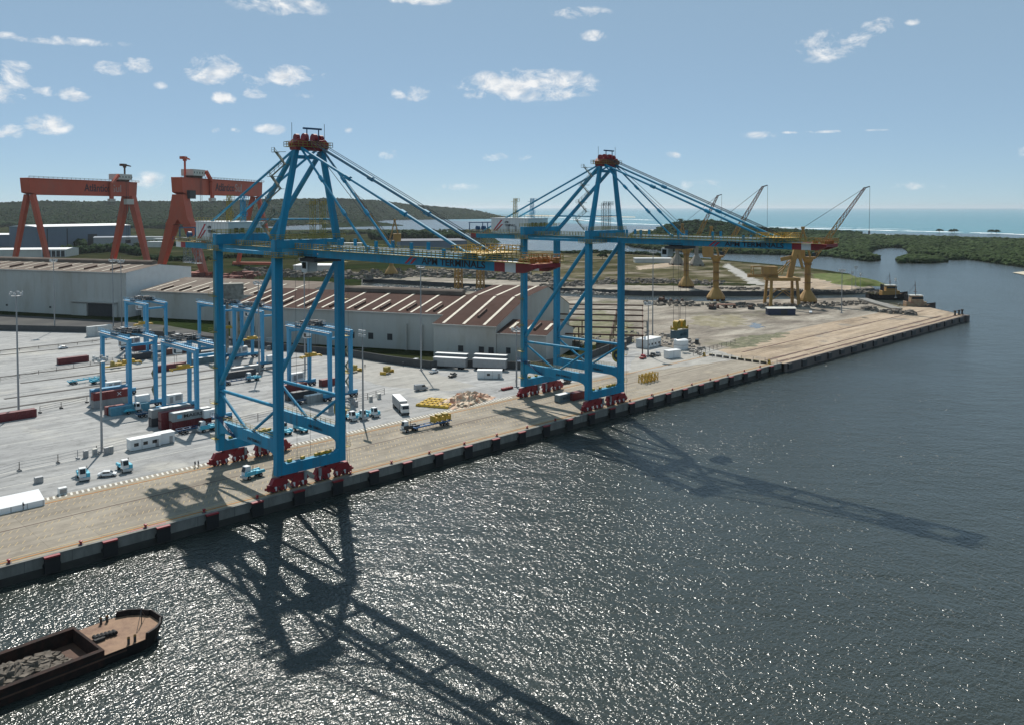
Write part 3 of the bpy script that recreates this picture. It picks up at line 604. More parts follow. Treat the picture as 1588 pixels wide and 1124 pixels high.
for i, (px, py, h) in enumerate(((934, 403, 9), (722, 386, 6), (975, 396, 5))): tree(G(px, py), h, h * .75, ['round bush on the grass between the second crane legs', 'small bush right of the dark blue shed', 'low bush by the channel bank behind the second crane'][i], name='bush')
for i, (px, py) in enumerate(((1457, 361.6), (1480, 361.8), (1476, 362.2), (1537, 362.8), (1545, 363))):
    tree(G(px, py, WATER), 11, 9, '%s lone tree standing on the reef off the mangrove' % ORD[i], name='reef_tree')
# ---------------------------------------------------------------- ship-to-shore cranes
GA = 29.2
def sts(X, who, trolley_y, spreader):
    t = thing('ship_to_shore_crane', {1: 'tall blue quay crane nearest us, its boom out over the rippled water', 2: 'tall blue quay crane farther along the quay, holding up a small container'}[who], 'quay crane', (X, 172.4, 0), group='blue quay cranes'); t.scale = (1, 1, 1.013)
    # portal
    for x in (-8.5, 8.5):
        for y, top in ((0, 57.9), (GA, 58.7)):
            b = MB(); b.b2(x - .95, x + .95, y - .85, y + .85, 3.8, top)
            for z in (13.5, 22, 31, 40, 49): b.b2(x - 1.0, x + 1.0, y - .9, y + .9, z, z + .12)
            lg = b.build('leg', BLUE, t, bevel=.06)
            b = MB(); sx = -1 if x < 0 else 1     # ladder cage with landings on the inner side
            if (x < 0) == (y > 0):
                for z in range(7, 54, 9): b.b2(x + sx * .95, x + sx * 2.1, y - 1.2, y + 1.2, z, z + .1); b.rail([(x + sx * 2.1, y - 1.2, z + .1), (x + sx * 2.1, y + 1.2, z + .1)], 1.0, 1.2, .06)
                for k in (-.3, .3): b.beam((x + sx * 1.25, y + k, 6), (x + sx * 1.25, y + k, 55), .07, .07)
                b.build('ladder', YELD, lg)
    for y in (0, GA):
        b = MB(); b.prism([(-7.6, 3.75), (7.6, 3.75), (7.6, 6.9), (6.9, 6.25), (-6.9, 6.25), (-7.6, 6.9)], 'y', y - .8, y + .8); b.build('sill_beam', BLUE, t, bevel=.05)
        b = MB()
        for x in (-5.5, -2.0, 1.8, 3.3, 5.2): b.box((x, y + .3, 6.6), (1.1 if x < 2 else 1.8, .6, .6), .3)
        b.rail([(-7, y + .7, 6.2), (7, y + .7, 6.2)], 1.0, 2.3, .06); b.build('sill_equipment', YEL, t)
        for sgn in (-1, 1):
            bg = MB(); cx = sgn * 5.9
            bg.prism([(cx - 2.2, 3.74), (cx + 2.2, 3.74), (cx + 1.6, 2.9), (cx + 1.2, 2.5), (cx - 1.2, 2.5), (cx - 1.6, 2.9)], 'y', y - .55, y + .55)
            for dx in (-2.7, 2.7):
                c = cx + dx; bg.prism([(c - 2.3, 1.9), (c - 1.5, 3.3), (c + 1.5, 3.3), (c + 2.3, 1.9), (c + 1.5, 1.5), (c - 1.5, 1.5)], 'y', y - .7, y + .7)
                for d2 in (-1.1, 1.1): bg.prism([(c + d2 - 1.0, .75), (c + d2 - .55, 1.75), (c + d2 + .55, 1.75), (c + d2 + 1.0, .75), (c + d2 + .6, .35), (c + d2 - .6, .35)], 'y', y - .5, y + .5)
            bo = bg.build('bogie', RED, t)
            for dx in (-2.7, 2.7):
                for d2 in (-1.6, -.6, .6, 1.6): MB().tube((cx + dx + d2, y - .25, .45), (cx + dx + d2, y + .25, .45), .4, 10).build('wheel', DARK, bo)
            for dx in (-3.9, -1.5, .9, 3.2): MB().box((cx + dx, y - .8, 1.4), (.4, .4, .4)).box((cx + dx + .1, y - .8, .95), (.22, .3, .55), 0).build('drive_motor', WHITE, bo)
            MB().box((sgn * 11.0, y, 1.3), (1.0, .8, 1.4)).tube((sgn * 11.4, y, 1.2), (sgn * 12.1, y, 1.2), .3, 8).build('buffer', RED, bo)
            MB().b2(sgn * 2.0 - .35, sgn * 2.0 + .35, y - 1.1, y - .75, 1.6, 3.4).build('control_box', GREY, bo)
    for x in (-8.5, 8.5):
        b = MB(); b.prism([(.8, 7.7), (1.6, 8.6), (3.6, 9.1), (GA - 3.6, 8.9), (GA - 1.6, 8.5), (GA - .8, 7.7), (GA - .8, 11.8), (.8, 11.9)], 'x', x - .7, x + .7); pb = b.build('portal_beam', BLUE, t, bevel=.05)
        w = MB(); w.rail([(x - .65, 1, 11.9), (x - .65, GA - 1, 11.8)], 1.0, 2.2, .06); w.rail([(x + .65, 1, 11.9), (x + .65, GA - 1, 11.8)], 1.0, 2.2, .06); w.build('railing', YELD, pb)
        text('lettering', 'APM TERMINALS', pb, (x - .73, 13.6, 9.75), (0, -1, 0), (0, 0, 1), 6.6, INK, .75)
        for p, q, r in (((x, .6, 19.6), (x, GA - .6, 19.3), .42), ((x, GA - .8, 18.5), (x, 15.2, 11.7), .36), ((x, .8, 18.8), (x, 12.4, 11.7), .36)):
            MB().tube(p, q, r, 10).build('brace', BLUE, t, smooth=True)
        MB().tube((x, GA - .8, 21.0), (x, .9, 52.8), .62, 12).build('diagonal_brace', BLUE, t, smooth=True)
        MB().b2(x - .45, x + .45, .8, GA - .8, 54.3, 55.15).build('leg_tie', BLUE, t, bevel=.04)
    b = MB()
    for i in range(7): # stair on the near portal beam
        b.beam((-9.5, GA - 1.5 - i * 1.2, 12.6 - i * .5), (-9.5, GA - 2.7 - i * 1.2, 12.1 - i * .5), .9, .08)
    b.rail([(-9.95, GA - 1.5, 12.6), (-9.95, GA - 9.9, 9.1)], 1.0, 1.4, .06); b.b2(-10.4, -7.2, GA - 1.9, GA + 1.9, 12.45, 12.6); b.rail([(-10.3, GA - 1.8, 12.6), (-10.3, GA + 1.8, 12.6), (-7.3, GA + 1.8, 12.6)], 1.1, 1.2, .06)
    b.build('access_stair', DKBLUE, t)
    b = MB(); b.tube((9.8, 2.6, 15.4), (10.6, 2.6, 15.4), 2.3, 24).tube((9.5, 2.6, 15.4), (10.9, 2.6, 15.4), .5, 12); cr_ = b.build('cable_reel', YEL, t, smooth=True)
    MB().tube((9.7, 2.6, 15.4), (10.7, 2.6, 15.4), 1.55, 24).build('reel_core', DARK, cr_); MB().beam((10.2, 2.6, 12.3), (10.2, 2.6, 15.2), .5, .5).build('reel_stand', BLUE, cr_)
    MB().tube((10.2, .4, 15), (10.2, -.6, .4), .05, 5).build('power_cable', BLACK, cr_)
    # top frames
    MB().b2(-9.4, 9.4, -.95, .95, 55.9, 57.85).build('cross_beam', BLUE, t, bevel=.05); MB().b2(-9.4, 9.4, GA - 1.0, GA + 1.0, 56.0, 58.6).build('cross_beam', BLUE, t, bevel=.05)
    for y in (-1.3, 1.3, GA - 1.3, GA + 1.3):
        z = 58.6 if y > 5 else 57.9; MB().rail([(-9.4, y, z), (9.4, y, z)], 1.15, 1.2, .1, (1, .66, .33)).build('walkway_railing', YELD, t)
    b = MB(); b.b2(-9.9, -7.4, -3.4, 3.2, 53.9, 54.0); b.b2(-7.4, -3.6, -3.4, -1.0, 53.9, 54.0); b.rail([(-9.9, 3.2, 54.0), (-9.9, -3.4, 54.0), (-3.6, -3.4, 54.0)], 1.15, 1.1, .1, (1, .66, .33)); b.build('leg_top_platform', YELD, t)
    b = MB(); b.b2(-9.9, -7.4, GA - 3, GA + 3, 54.6, 54.7); b.rail([(-9.9, GA - 3, 54.7), (-9.9, GA + 3, 54.7)], 1.15, 1.1, .1, (1, .66, .33)); b.build('leg_top_platform', YELD, t)
    # girders and boom
    for sgn in (-1, 1):
        MB().b2(sgn * 3.0 - .5, sgn * 3.0 + .5, -7.6, 59.3, 54.1, 55.75).build('girder', BLUE, t, bevel=.03)
        MB().b2(sgn * 3.0 - .5, sgn * 3.0 + .5, 59.31, 62.2, 54.1, 55.75).build('end_band', REDW, t); MB().b2(sgn * 3.0 - .5, sgn * 3.0 + .5, 62.21, 65.4, 54.1, 55.75).build('end_band', WHITE, t)
        b = MB(); b.prism([(-9.0, 54.05), (-67.5, 54.0), (-67.5, 55.85), (-62.6, 55.85), (-61.6, 56.9), (-60.0, 56.9), (-59.0, 55.85), (-10.2, 55.75)], 'x', sgn * 3.0 - .5, sgn * 3.0 + .5)
        bm_ = b.build('boom', BLUE, t, bevel=.03)
        MB().b2(sgn * 3.0 - .5, sgn * 3.0 + .5, -70.2, -67.51, 54.0, 55.85).build('end_band', REDW, bm_); MB().b2(sgn * 3.0 - .5, sgn * 3.0 + .5, -72.9, -70.21, 54.0, 55.85).build('end_band', WHITE, bm_)
        MB().prism([(-72.91, 54.0), (-74.6, 54.0), (-77.2, 54.9), (-77.2, 55.6), (-72.91, 55.85)], 'x', sgn * 3.0 - .5, sgn * 3.0 + .5).build('boom_tip', RED, bm_)
        b = MB(); b.rail([(sgn * 4.4, -9, 55.9), (sgn * 4.4, -77, 55.9)], 1.15, 1.3, .11, (1, .66, .33)); b.b2(sgn * 4.4 - .5, sgn * 4.4 + .5, -77, -9, 55.78, 55.88); b.build('walkway_railing', YELD, bm_)
        b = MB(); b.rail([(sgn * 4.4, -8, 55.9), (sgn * 4.4, 64, 55.9)], 1.15, 1.3, .11, (1, .66, .33)); b.b2(sgn * 4.4 - .5, sgn * 4.4 + .5, -8, 64, 55.78, 55.88); b.build('walkway_railing', YELD, t)
        if sgn < 0:
            text('lettering', 'APM TERMINALS', bm_, (-3.53, -46.9, 54.35), (0, -1, 0), (0, 0, 1), 18.3, INK, 1.32, bold=.018)
            for k in (0, 1): MB().prism([(-41.4 - k * 1.7, 54.2), (-42.1 - k * 1.7, 54.2), (-44.2 - k * 1.1, 55.6 - k * .25), (-43.3 - k * 1.1, 55.6 - k * .25)], 'x', -3.54, -3.5).build('red_stroke', mat('logo_red', (.42, .03, .05), .6), bm_)
    b = MB()
    for y in (-12, -24, -36, -48, -58, -66, -74): b.b2(-2.5, 2.5, y - .35, y + .35, 54.6, 55.4)
    b.build('boom_cross_tie', BLUE, t); MB().b2(-2.45, 2.45, -77.2, -76.5, 54.9, 55.6).build('tip_cross_tie', RED, t)
    b = MB(); b.b2(-2.4, 2.4, -77, -74, 55.5, 55.6)
    rr = random.Random(who)
    b.rail([(-3.4, -77.2, 55.9), (3.4, -77.2, 55.9)], 1.2, 1.0, .1); b.rail([(-3.4, -74, 55.9), (3.4, -74, 55.9)], 1.2, 1.0, .1)
    for i in range(16): b.box((rr.uniform(-3, 3), rr.uniform(-77, -72.5), 56.1), (rr.uniform(.3, 1.1), rr.uniform(.3, 1.4), rr.uniform(.3, 1.0)), rr.uniform(0, 3))
    for k in (-2, 0, 2): b.tube((k - .2, -75.5, 56.2), (k + .2, -75.5, 56.2), .55, 12)
    b.build('tip_platform', mat('orange_machinery', (.42, .16, .03), .7, var=.3, scale=1.5, dirt=(.08, .05, .03), dirt_amt=.6, dirt_scale=1.5), t)
    b = MB(); b.b2(-4.6, 4.6, -66, -57, 57.0, 57.1)
    b.rail([(-4.6, -66, 57.1), (-4.6, -57, 57.1), (4.6, -57, 57.1), (4.6, -66, 57.1), (-4.6, -66, 57.1)], 1.2, 1.0, .1)
    for k in range(10): b.beam((rr.uniform(-4.4, 4.4), rr.uniform(-66, -57), 56), (rr.uniform(-4.4, 4.4), rr.uniform(-66, -57), 58.3), .12, .12)
    b.build('stay_platform', YEL, t)
    for y in (-10.5, -16, -30, -42, -52): # rope guide posts on the boom
        for x in (-2.2, 2.2): MB().b2(x - .25, x + .25, y - .3, y + .3, 55.9, 58.3 if y > -45 else 57.4).build('rope_guide_post', BLUE, t)
    b = MB()
    for x in (-1.6, 1.6): b.tube((x, -12, 56.6), (x, -60, 56.6), .16, 6)
    b.build('conduit', WHITE, t)
    # A-frame
    AP = [(-3.5, -.6, 78.6), (3.5, -.6, 78.6)]
    for i, sgn in enumerate((-1, 1)):
        MB().beam((sgn * 7.8, -.2, 57.8), AP[i], 1.5, 1.25, 1.15, 1.0).build('a_frame_leg', BLUE, t, bevel=.05)
        MB().beam((sgn * 3.3, 26.0, 55.8), (AP[i][0], .2, 78.2), 1.1, 1.0, .9, .8).build('a_frame_back_leg', BLUE, t, bevel=.05)
        for y, r in ((-28.2, .26), (-60.2, .33)):
            a = Vector((sgn * 2.9, -1.4, 79.2)); e = Vector((sgn * 3.1, y, 56.7)); n = 3
            b = MB().tube(a, e, r, 8)
            for k in range(1, n): c = a.lerp(e, k / n); d = (e - a).normalized(); b.tube(c - d * .8, c + d * .8, r * 1.7, 8)
            b.tube(e - Vector((.3, 0, 0)), e + Vector((.3, 0, 0)), .6, 10); b.build('forestay', BLUE, t, smooth=True)
        b = MB().tube((sgn * 2.9, .2, 79.2), (sgn * 3.0, 57.5, 56.0), .3, 8); b.build('backstay', BLUE, t, smooth=True)
        MB().tube((sgn * 6.9, -.4, 62.5), (sgn * 3.1, 18.5, 62.4), .22, 8).build('strut', BLUE, t)
    MB().b2(-3.2, 3.2, -1.1, -.1, 76.6, 77.4).build('a_frame_tie', BLUE, t)
    b = MB(); b.prism([(-4.2, 78.6), (4.2, 78.6), (4.6, 80.2), (3.6, 81.2), (1.4, 80.8), (-1.4, 80.8), (-3.6, 81.2), (-4.6, 80.2)], 'y', -2.0, 1.0)
    ap = b.build('apex_head', RED, t, bevel=.05)
    for x in (-3.3, -1.1, 1.4, 3.2): MB().tube((x - .45, -.5, 81.4), (x + .45, -.5, 81.4), 1.15 if abs(x) < 2 else .9, 14).build('sheave_guard', RED, ap)
    b = MB(); b.rail([(-5.2, -2.6, 79.4), (5.2, -2.6, 79.4), (5.2, 2.0, 79.4), (-5.2, 2.0, 79.4), (-5.2, -2.6, 79.4)], 1.1, 1.1, .1); b.b2(-5.2, -4.5, -2.6, 2.0, 79.3, 79.4); b.b2(4.5, 5.2, -2.6, 2.0, 79.3, 79.4); b.b2(-4.5, 4.5, -2.6, -2.1, 79.3, 79.4); b.b2(-4.5, 4.5, 1.1, 2.0, 79.3, 79.4); b.build('apex_railing', YELD, ap)
    b = MB(); b.beam((-.6, -.6, 81.1), (-.6, -.6, 83.6), .2, .2).beam((2.6, -.6, 81.1), (2.6, -.6, 83.6), .2, .2).b2(-1.6, 3.4, -.8, -.4, 83.5, 83.9); b.build('maintenance_hoist_frame', DKBLUE, ap)
    b = MB(); b.tube((-4.6, -.6, 80.1), (-4.6, -.6, 84.8), .06, 5).tube((4.2, -.6, 80.1), (4.2, -.6, 85.0), .06, 5); b.build('lightning_rod', DARK, ap)
    # zig-zag stairs up the near A-frame leg
    b = MB(); p0 = Vector((-8.6, 2.0, 58.2)); p1 = Vector((-4.6, 1.6, 78.2)); n = 7
    for k in range(n):
        a = p0.lerp(p1, k / n); c = p0.lerp(p1, (k + 1) / n); off = Vector((-1.6, 2.4, 0))
        s_, e_ = (a, c + off) if k % 2 == 0 else (a + off, c)
        b.beam(s_, e_, .8, .16); b.rail([s_ + Vector((-.4, 0, 0)), e_ + Vector((-.4, 0, 0))], 1.0, 1.2, .09); b.b2(e_.x - .7, e_.x + .7, e_.y - .7, e_.y + .7, e_.z - .1, e_.z)
        b.rail([e_ + Vector((-.7, -.7, 0)), e_ + Vector((-.7, .7, 0))], 1.0, 1.2, .06)
        if k % 2 == 0: b.beam(e_, e_ - off * .9, .12, .12)
    b.build('zigzag_stair', mat('grey_green_stair', (.22, .22, .17), .6), t)
    # lattice work masts behind
    for (x, y) in ((-2.4, 23), (2.6, 25)) if who == 1 else ((-3.0, 27), (2.6, 24)):
        b = MB().lattice((x, y + 12, 58.4 + 3), (x, y + 12, 68.5), 1.1, .8, .14, 6); b.b2(x - 1.1, x + 1.1, y + 10.9, y + 13.1, 67.3, 67.4); b.rail([(x - 1.1, y + 10.9, 67.4), (x + 1.1, y + 10.9, 67.4), (x + 1.1, y + 13.1, 67.4)], 1.1, .8, .08)
        b.b2(x - .8, x + .8, y + 11.2, y + 12.8, 63, 63.1); b.rail([(x - .8, y + 11.2, 63.1), (x + .8, y + 11.2, 63.1)], 1.0, .8, .1); b.build('work_mast', YELD if x < 0 else BLUE, t)
    for x in (3.4, 6.2):
        b = MB().lattice((x, 3.6, 57.0), (x, 3.6, 66.8), 1.0, 1.0, .09, 7); b.b2(x - 1.2, x + 1.2, 2.4, 4.8, 66.0, 66.1); b.rail([(x - 1.2, 2.4, 66.1), (x + 1.2, 2.4, 66.1), (x + 1.2, 4.8, 66.1)], 1.1, .8, .08); b.b2(x - 1.2, x + 1.2, 2.4, 4.8, 61.4, 61.5)
        b.build('latch_tower', YELD if who == 1 else GREY, t)
    # machinery house
    b = MB(); b.b2(-4.8, 5.4, 30.8, 49.6, 56.5, 61.35); h = b.build('machinery_house', HOUSE, t, bevel=.05)
    MB().b2(-5.0, 5.6, 30.6, 49.8, 61.36, 61.6).build('house_roof', WHITE, h)
    for x in (-2.6, -.9, 1.9, 3.6): MB().b2(x - .55, x + .55, 30.74, 30.82, 58.9, 60.0).build('window', GLASS, h)
    for i in range(11): MB().b2(-4.84, -4.8, 32 + i * 1.6, 32.06 + i * 1.6, 56.6, 61.3).build('panel_seam', GREY, h)
    for y in (36.5, 40.2): MB().b2(-4.86, -4.8, y, y + .9, 56.9, 58.8).build('house_door', GREY, h)
    text('lettering', 'APM\nTERMINALS', h, (-4.85, 42.6, 59.7), (0, -1, 0), (0, 0, 1), 5.4, INK, .8)
    for k in (0, 1): MB().prism([(48.6 - k * 1.2, 57.0), (47.9 - k * 1.2, 57.0), (43.5 - k * .2, 60.9 - k * 1.6), (44.4 - k * .2, 60.9 - k * 1.6)], 'x', -4.87, -4.83).build('red_stroke', MATS['logo_red'], h)
    b = MB(); b.b2(-5.9, -4.9, 30, 51, 56.3, 56.4); b.rail([(-5.9, 30, 56.4), (-5.9, 51, 56.4)], 1.1, 1.5, .07); b.rail([(-5.9, 30, 56.4), (6.4, 30, 56.4)], 1.1, 1.5, .07); b.rail([(-5, 30.7, 61.6), (5.5, 30.7, 61.6)], 1.0, 1.6, .07); b.rail([(-5, 30.7, 61.6), (-5, 49.7, 61.6)], 1.0, 1.6, .07); b.build('house_railing', YELD, h)
    # rear end frame with sheaves
    b = MB(); b.rail([(-4.5, 65.3, 55.9), (4.5, 64.3, 55.9)], 1.1, 1.5, .08)
    for x in (-3.4, 3.4): b.beam((x, 53, 55.8), (x, 53, 59.8), .25, .25); b.beam((x, 63, 55.8), (x, 63, 59.6), .25, .25); b.beam((x, 53, 59.8), (x, 63.4, 59.6), .25, .3)
    b.b2(-3.6, 3.6, 58, 62.5, 55.9, 56.8); b.tube((-2.4, 60, 57.6), (-1.4, 60, 57.6), .9, 12).tube((.6, 60, 57.6), (1.6, 60, 57.6), .9, 12); b.build('rear_rope_frame', DKBLUE, t)
    b = MB()
    for y in (52, 58.5):
        b.lattice((-3.2, y, 50.0), (-3.2, y, 54.1), 1.6, 1.6, .1, 3)
    b.b2(-4.2, -2.2, 51, 59.5, 49.9, 50.0); b.rail([(-4.2, 51, 50), (-4.2, 59.5, 50)], 1.1, 1.4, .07); b.build('hanging_service_platform', GREY, t)
    # hoist ropes along the A-frame to the boom
    for k, (x, y) in enumerate(((-1.4, -66), (-.6, -66), (.6, -66), (1.4, -66), (-1.0, -34), (1.0, -34))):
        MB().tube((x, -1.2, 81.2), (x, y, 56.3), .07, 5).build('boom_rope', CABLE, t)
    # trolley with cabin
    ty = trolley_y
    b = MB(); b.b2(-3.6, 3.6, ty - 3.2, ty + 3.2, 52.9, 53.7); b.b2(-2.6, 2.6, ty - 2.4, ty + 2.4, 53.7, 54.6); b.rail([(-3.7, ty - 3.3, 53.7), (-3.7, ty + 3.3, 53.7)], .9, 1.3, .07); b.build('trolley', DARK, t)
    b = MB(); b.prism([(ty + 3.6, 50.4), (ty + 3.3, 52.9), (ty + 6.0, 52.9), (ty + 6.0, 50.2), (ty + 4.2, 50.0)], 'x', -1.4, 1.4); cab = b.build('operator_cabin', WHITE, t, bevel=.04)
    MB().b2(-1.45, 1.45, ty + 4.0, ty + 5.6, 51.0, 52.5).build('window', GLASS, cab)
    if spreader is not None:
        z = spreader
        for x in (-2.2, 2.2):
            for y in (-1.0, 1.0): MB().tube((x, ty + y, 53), (x * .8, ty + y, z + 2.2), .05, 5).build('hoist_rope', CABLE, t)
        b = MB(); b.box((0, ty, z + .7), (6.0, 1.5, .45))
        for x in (-2.9, 2.9): b.box((x, ty, z + .45), (.3, 2.4, .5)); b.box((x, ty - 1.1, z + 1.0), (.3, .2, .8)); b.box((x, ty + 1.1, z + 1.0), (.3, .2, .8))
        for x in (-1.5, 1.4): b.box((x, ty, z + 1.6), (1.9, 1.6, 1.3)); b.tube((x, ty - .9, z + 2.2), (x, ty + .9, z + 2.2), .85, 12)
        b.build('spreader', YEL, t)
    else:
        for x in (-4.6, -1.0): MB().tube((x, -1.6, 54), (x, -1.6, 7.2), .04, 4).build('hoist_rope', CABLE, t)
    for (x, y) in ((9.4, -1.2),): MB().tube((x + .8, y, 56), (x + .8, y, 1.2), .035, 4).build('hanging_cable', CABLE, t)
    return t
sts(103.8, 1, -5.0, None)
sts(215.8, 2, -29.2, 28.2)
# ---------------------------------------------------------------- buildings
DD = Vector((.438, -.899, 0)); NN = Vector((.899, .438, 0)); RZ = math.atan2(-.899, .438)
def shed(name, label, org, x0, x1, eave, pitch, D, roofm, wallm, strips=0.0, strip_y=(2, .9), monitor=None, D2=0.0, pitch2=.06, sw=1.1, short=0):
    o = thing(name, label, 'warehouse', (org[0], org[1], 0), RZ)
    zr = eave + pitch * D; z2 = zr + pitch2 * D2; yb = D + D2
    b = MB(); b.b2(x0, x1, 0, .4, -.05, eave - .05); w = b.build('front_wall', wallm, o)
    n = int((x1 - x0) / 6)
    b = MB()
    for i in range(1, n): x = x0 + (x1 - x0) * i / n; b.b2(x, x + .12, -.06, .0, .2, eave - .3)
    b.build('panel_joint', wallm, w)
    for x in (x0, x1):
        pr = [(.41, -.05), (.41, eave - .05), (D, zr - .05)] + ([(yb, z2 - .05)] if D2 else [(yb + 1, zr - .3)]) + [(yb + D, (eave if eave > 20 else max(eave * .8, 6))), (yb + D, -.05)]
        MB().prism(pr, 'x', x - .2 if x == x1 else x, x if x == x1 else x + .2).build('end_wall', wallm if eave < 20 else WHITE, o)
    b = MB(); b.add([(x0 - .3, -.6, eave - pitch * .6), (x1 + .3, -.6, eave - pitch * .6), (x1 + .3, D, zr), (x0 - .3, D, zr)], [(0, 1, 2, 3)])
    if D2: b.add([(x0 - .3, D, zr), (x1 + .3, D, zr), (x1 + .3, yb, z2), (x0 - .3, yb, z2)], [(0, 1, 2, 3)])
    zt = z2 if D2 else zr; b.add([(x0 - .3, yb, zt), (x1 + .3, yb, zt), (x1 + .3, yb + D, (eave if eave > 20 else max(eave * .8, 6))), (x0 - .3, yb + D, (eave if eave > 20 else max(eave * .8, 6)))], [(0, 1, 2, 3)])
    r = b.build('roof', roofm, o)
    b = MB(); b.b2(x0 - .3, x1 + .3, -.85, -.6, eave - .55, eave - .1); b.build('gutter', wallm, r)
    if strips:
        k = 0; x = x0 + strips * .4
        while x < x1 - 2:
            y0, y1 = strip_y[0], D * strip_y[1]
            if short and k % 2: y0, y1 = y0 + (y1 - y0) * .05, y0 + (y1 - y0) * short
            def q(xx, y, dz): return (xx, y, eave + pitch * y + dz)
            sb = MB().add([q(x, y0, .06), q(x + sw, y0, .06), q(x + sw, y1, .06), q(x, y1, .06), q(x, y0, .16), q(x + sw, y0, .16), q(x + sw, y1, .16), q(x, y1, .16)], [(0, 3, 2, 1), (4, 5, 6, 7), (0, 1, 5, 4), (1, 2, 6, 5), (2, 3, 7, 6), (3, 0, 4, 7)])
            if D2: sb.add([(x, D + .5, zr + .08), (x + sw, D + .5, zr + .08), (x + sw, yb - 1, z2 + .1), (x, yb - 1, z2 + .1)], [(0, 1, 2, 3)])
            sb.build('roof_light_strip', SKYL, r)
            if k % 2 == 1:
                yy = y0 + (y1 - y0) * .35; MB().add([q(x + 3.5, yy - 5, .05), q(x + 4.7, yy - 5, .05), q(x + 4.7, yy + 5, .05), q(x + 3.5, yy + 5, .05), q(x + 3.8, yy - 5, 1.0), q(x + 4.4, yy - 5, 1.0), q(x + 4.4, yy + 5, 1.0), q(x + 3.8, yy + 5, 1.0)], [(4, 5, 6, 7), (0, 1, 5, 4), (1, 2, 6, 5), (2, 3, 7, 6), (3, 0, 4, 7)]).build('roof_vent', RUST, r)
            x += strips; k += 1
    if monitor:
        MB().prism([(D - 2.2, zr - .35), (D - 2.4, zr + 1.5), (D - 1.4, zr + 2.2), (D + 1.4, zr + 2.2), (D + 2.4, zr + 1.5), (D + 2.2, zr - .5)], 'x', monitor[0], monitor[1]).build('ridge_vent', SHEDR2, r)
    return o, w
o, w = shed('white_warehouse', 'huge white warehouse with a tall dark gateway behind the yard', (193.5, 522), -300, 0, 27, .115, 29, SHEDR2, SHEDW, 10.2, (2, .88), (-300, -4))
b = MB(); b.b2(-29, -9.5, -.12, .02, 0, 7.6); b.build('gateway', DARK, w); b = MB(); b.b2(-42, -6, -2.2, 0, 8.4, 9.0); b.b2(-41, -29.2, -1.2, -.02, 0, 7.4); b.b2(-9.3, -6.2, -1.2, -.02, 0, 7.4); b.build('gate_porch', SHEDW, w)
for x in (-96, -60): MB().b2(x, x + 1.6, -.1, .02, 3.4, 4.6).build('vent_opening', DARK, w)
shed('taupe_roof_shed', 'low shed with taupe roof and pale strips beside the white warehouse', (200.8, 519), .5, 108, 16, .125, 40, SHEDR2, SHEDW, 6.6, (1.0, .75), None, short=.55)
PB = Vector((236.6, 286.0, 0)); PA = PB + NN * 14 - DD * 118
o, w = shed('brown_roof_warehouse', 'long warehouse with brown roof and pale strips behind the first crane', PA, 0, 117.6, 17.2, .156, 36, SHEDR, SHEDW, 6.9, (.6, .93), (46, 112), short=.6)
for x in (12, 40, 68, 78, 88): MB().b2(x, x + 2.6, -.1, .02, 4.0, 7.0).build('window_opening', DARK, w)
for x in (98, 106): MB().b2(x, x + .5, -1.2, -.4, 0, 12).build('column', SHEDW, w)
o, w = shed('brown_roof_block', 'brown roofed warehouse block protruding beside the white trailers', PB, 0, 29.5, 15, .205, 42, SHEDR, SHEDW, 9.6, (.6, .97), None, 36, .05, 1.3)
for x in (12.8, 22.5, 33 - 6): MB().b2(x - 1.0, x + 1.4, -.1, .02, 3.2, 5.8).build('window_opening', DARK, w)
o, w = shed('brown_roof_annex', 'lower annex with short brown roof beside the second crane leg', PB + NN * .3, 29.6, 52, 12.2, .14, 22, SHEDR, SHEDW, 8, (7, .8), None, 0, 0, 1.4)
MB().b2(34, 36, -.12, .02, 3.5, 6).build('window_opening', DARK, w)
b = MB()
for i in range(34): b.b2(30 + i * .65, 30.1 + i * .65, -.08, -.02, .2, 12)
b.build('cladding_rib', SHEDW, w)
def block(name, label, pxl, pxr, pyl, pyr, pyt, depth, wallm, roofm, cat='building', ridge=0.0, win=None):
    p = G(pxl, pyl); q = G(pxr, pyr); d = (q - p); L = d.length; rz = math.atan2(d.y, d.x)
    z = zat(pxl, pyt, p.x, p.y)
    o = thing(name, label, cat, p, rz); MB().b2(0, L, 0, depth, -.1, z).build('wall', wallm, o)
    b = MB()
    if ridge: b.prism([(-1, z + .05), (depth / 2, z + ridge), (depth + 1, z + .05)], 'x', -.5, L + .5)
    else: b.b2(-.4, L + .4, -.4, depth + .4, z + .02, z + .8)
    b.build('roof', roofm, o)
    for (a, c, e, f) in (win or []): MB().b2(a * L, c * L, -.15, .02, e * z, f * z).build('opening', DARK, o)
    return o, L, z
block('steel_hall', 'long blue-grey steel hall with white roof behind the left gantry', 57, 203, 386, 380, 352.5, 80, GREYB, WHITE, 'hall', 3, [(.52, .62, .0, .6), (.1, .11, 0, .9), (.3, .31, 0, .9)])
block('steel_hall', 'low blue-grey hall at the left edge beyond the gantry', -60, 53, 384, 383, 365, 60, GREYB, WHITE, 'hall', 2)
o, L, z = block('white_pavilion', 'low white roofed pavilion at the foot of the left gantry', -10, 103, 400, 399, 388, 50, CREAM, WHITE, 'building', 1.5, [(.66, .98, .05, .8)])
for i in range(6): MB().b2(L * (.66 + .064 * i), L * (.672 + .064 * i), -1.2, -.4, 0, z).build('column', WHITE, o)
block('grey_workshop', 'long grey workshop row between the gantry legs', 145, 215, 384, 383, 369, 40, GREY, GREYB, 'building', 1.5)
block('dark_blue_shed', 'wide dark blue-grey shed seen above the first boom', 621, 724, 391, 390, 375, 90, GREYB, mat('slate_roof', (.085, .095, .12), .8, var=.1), 'shed', 0)
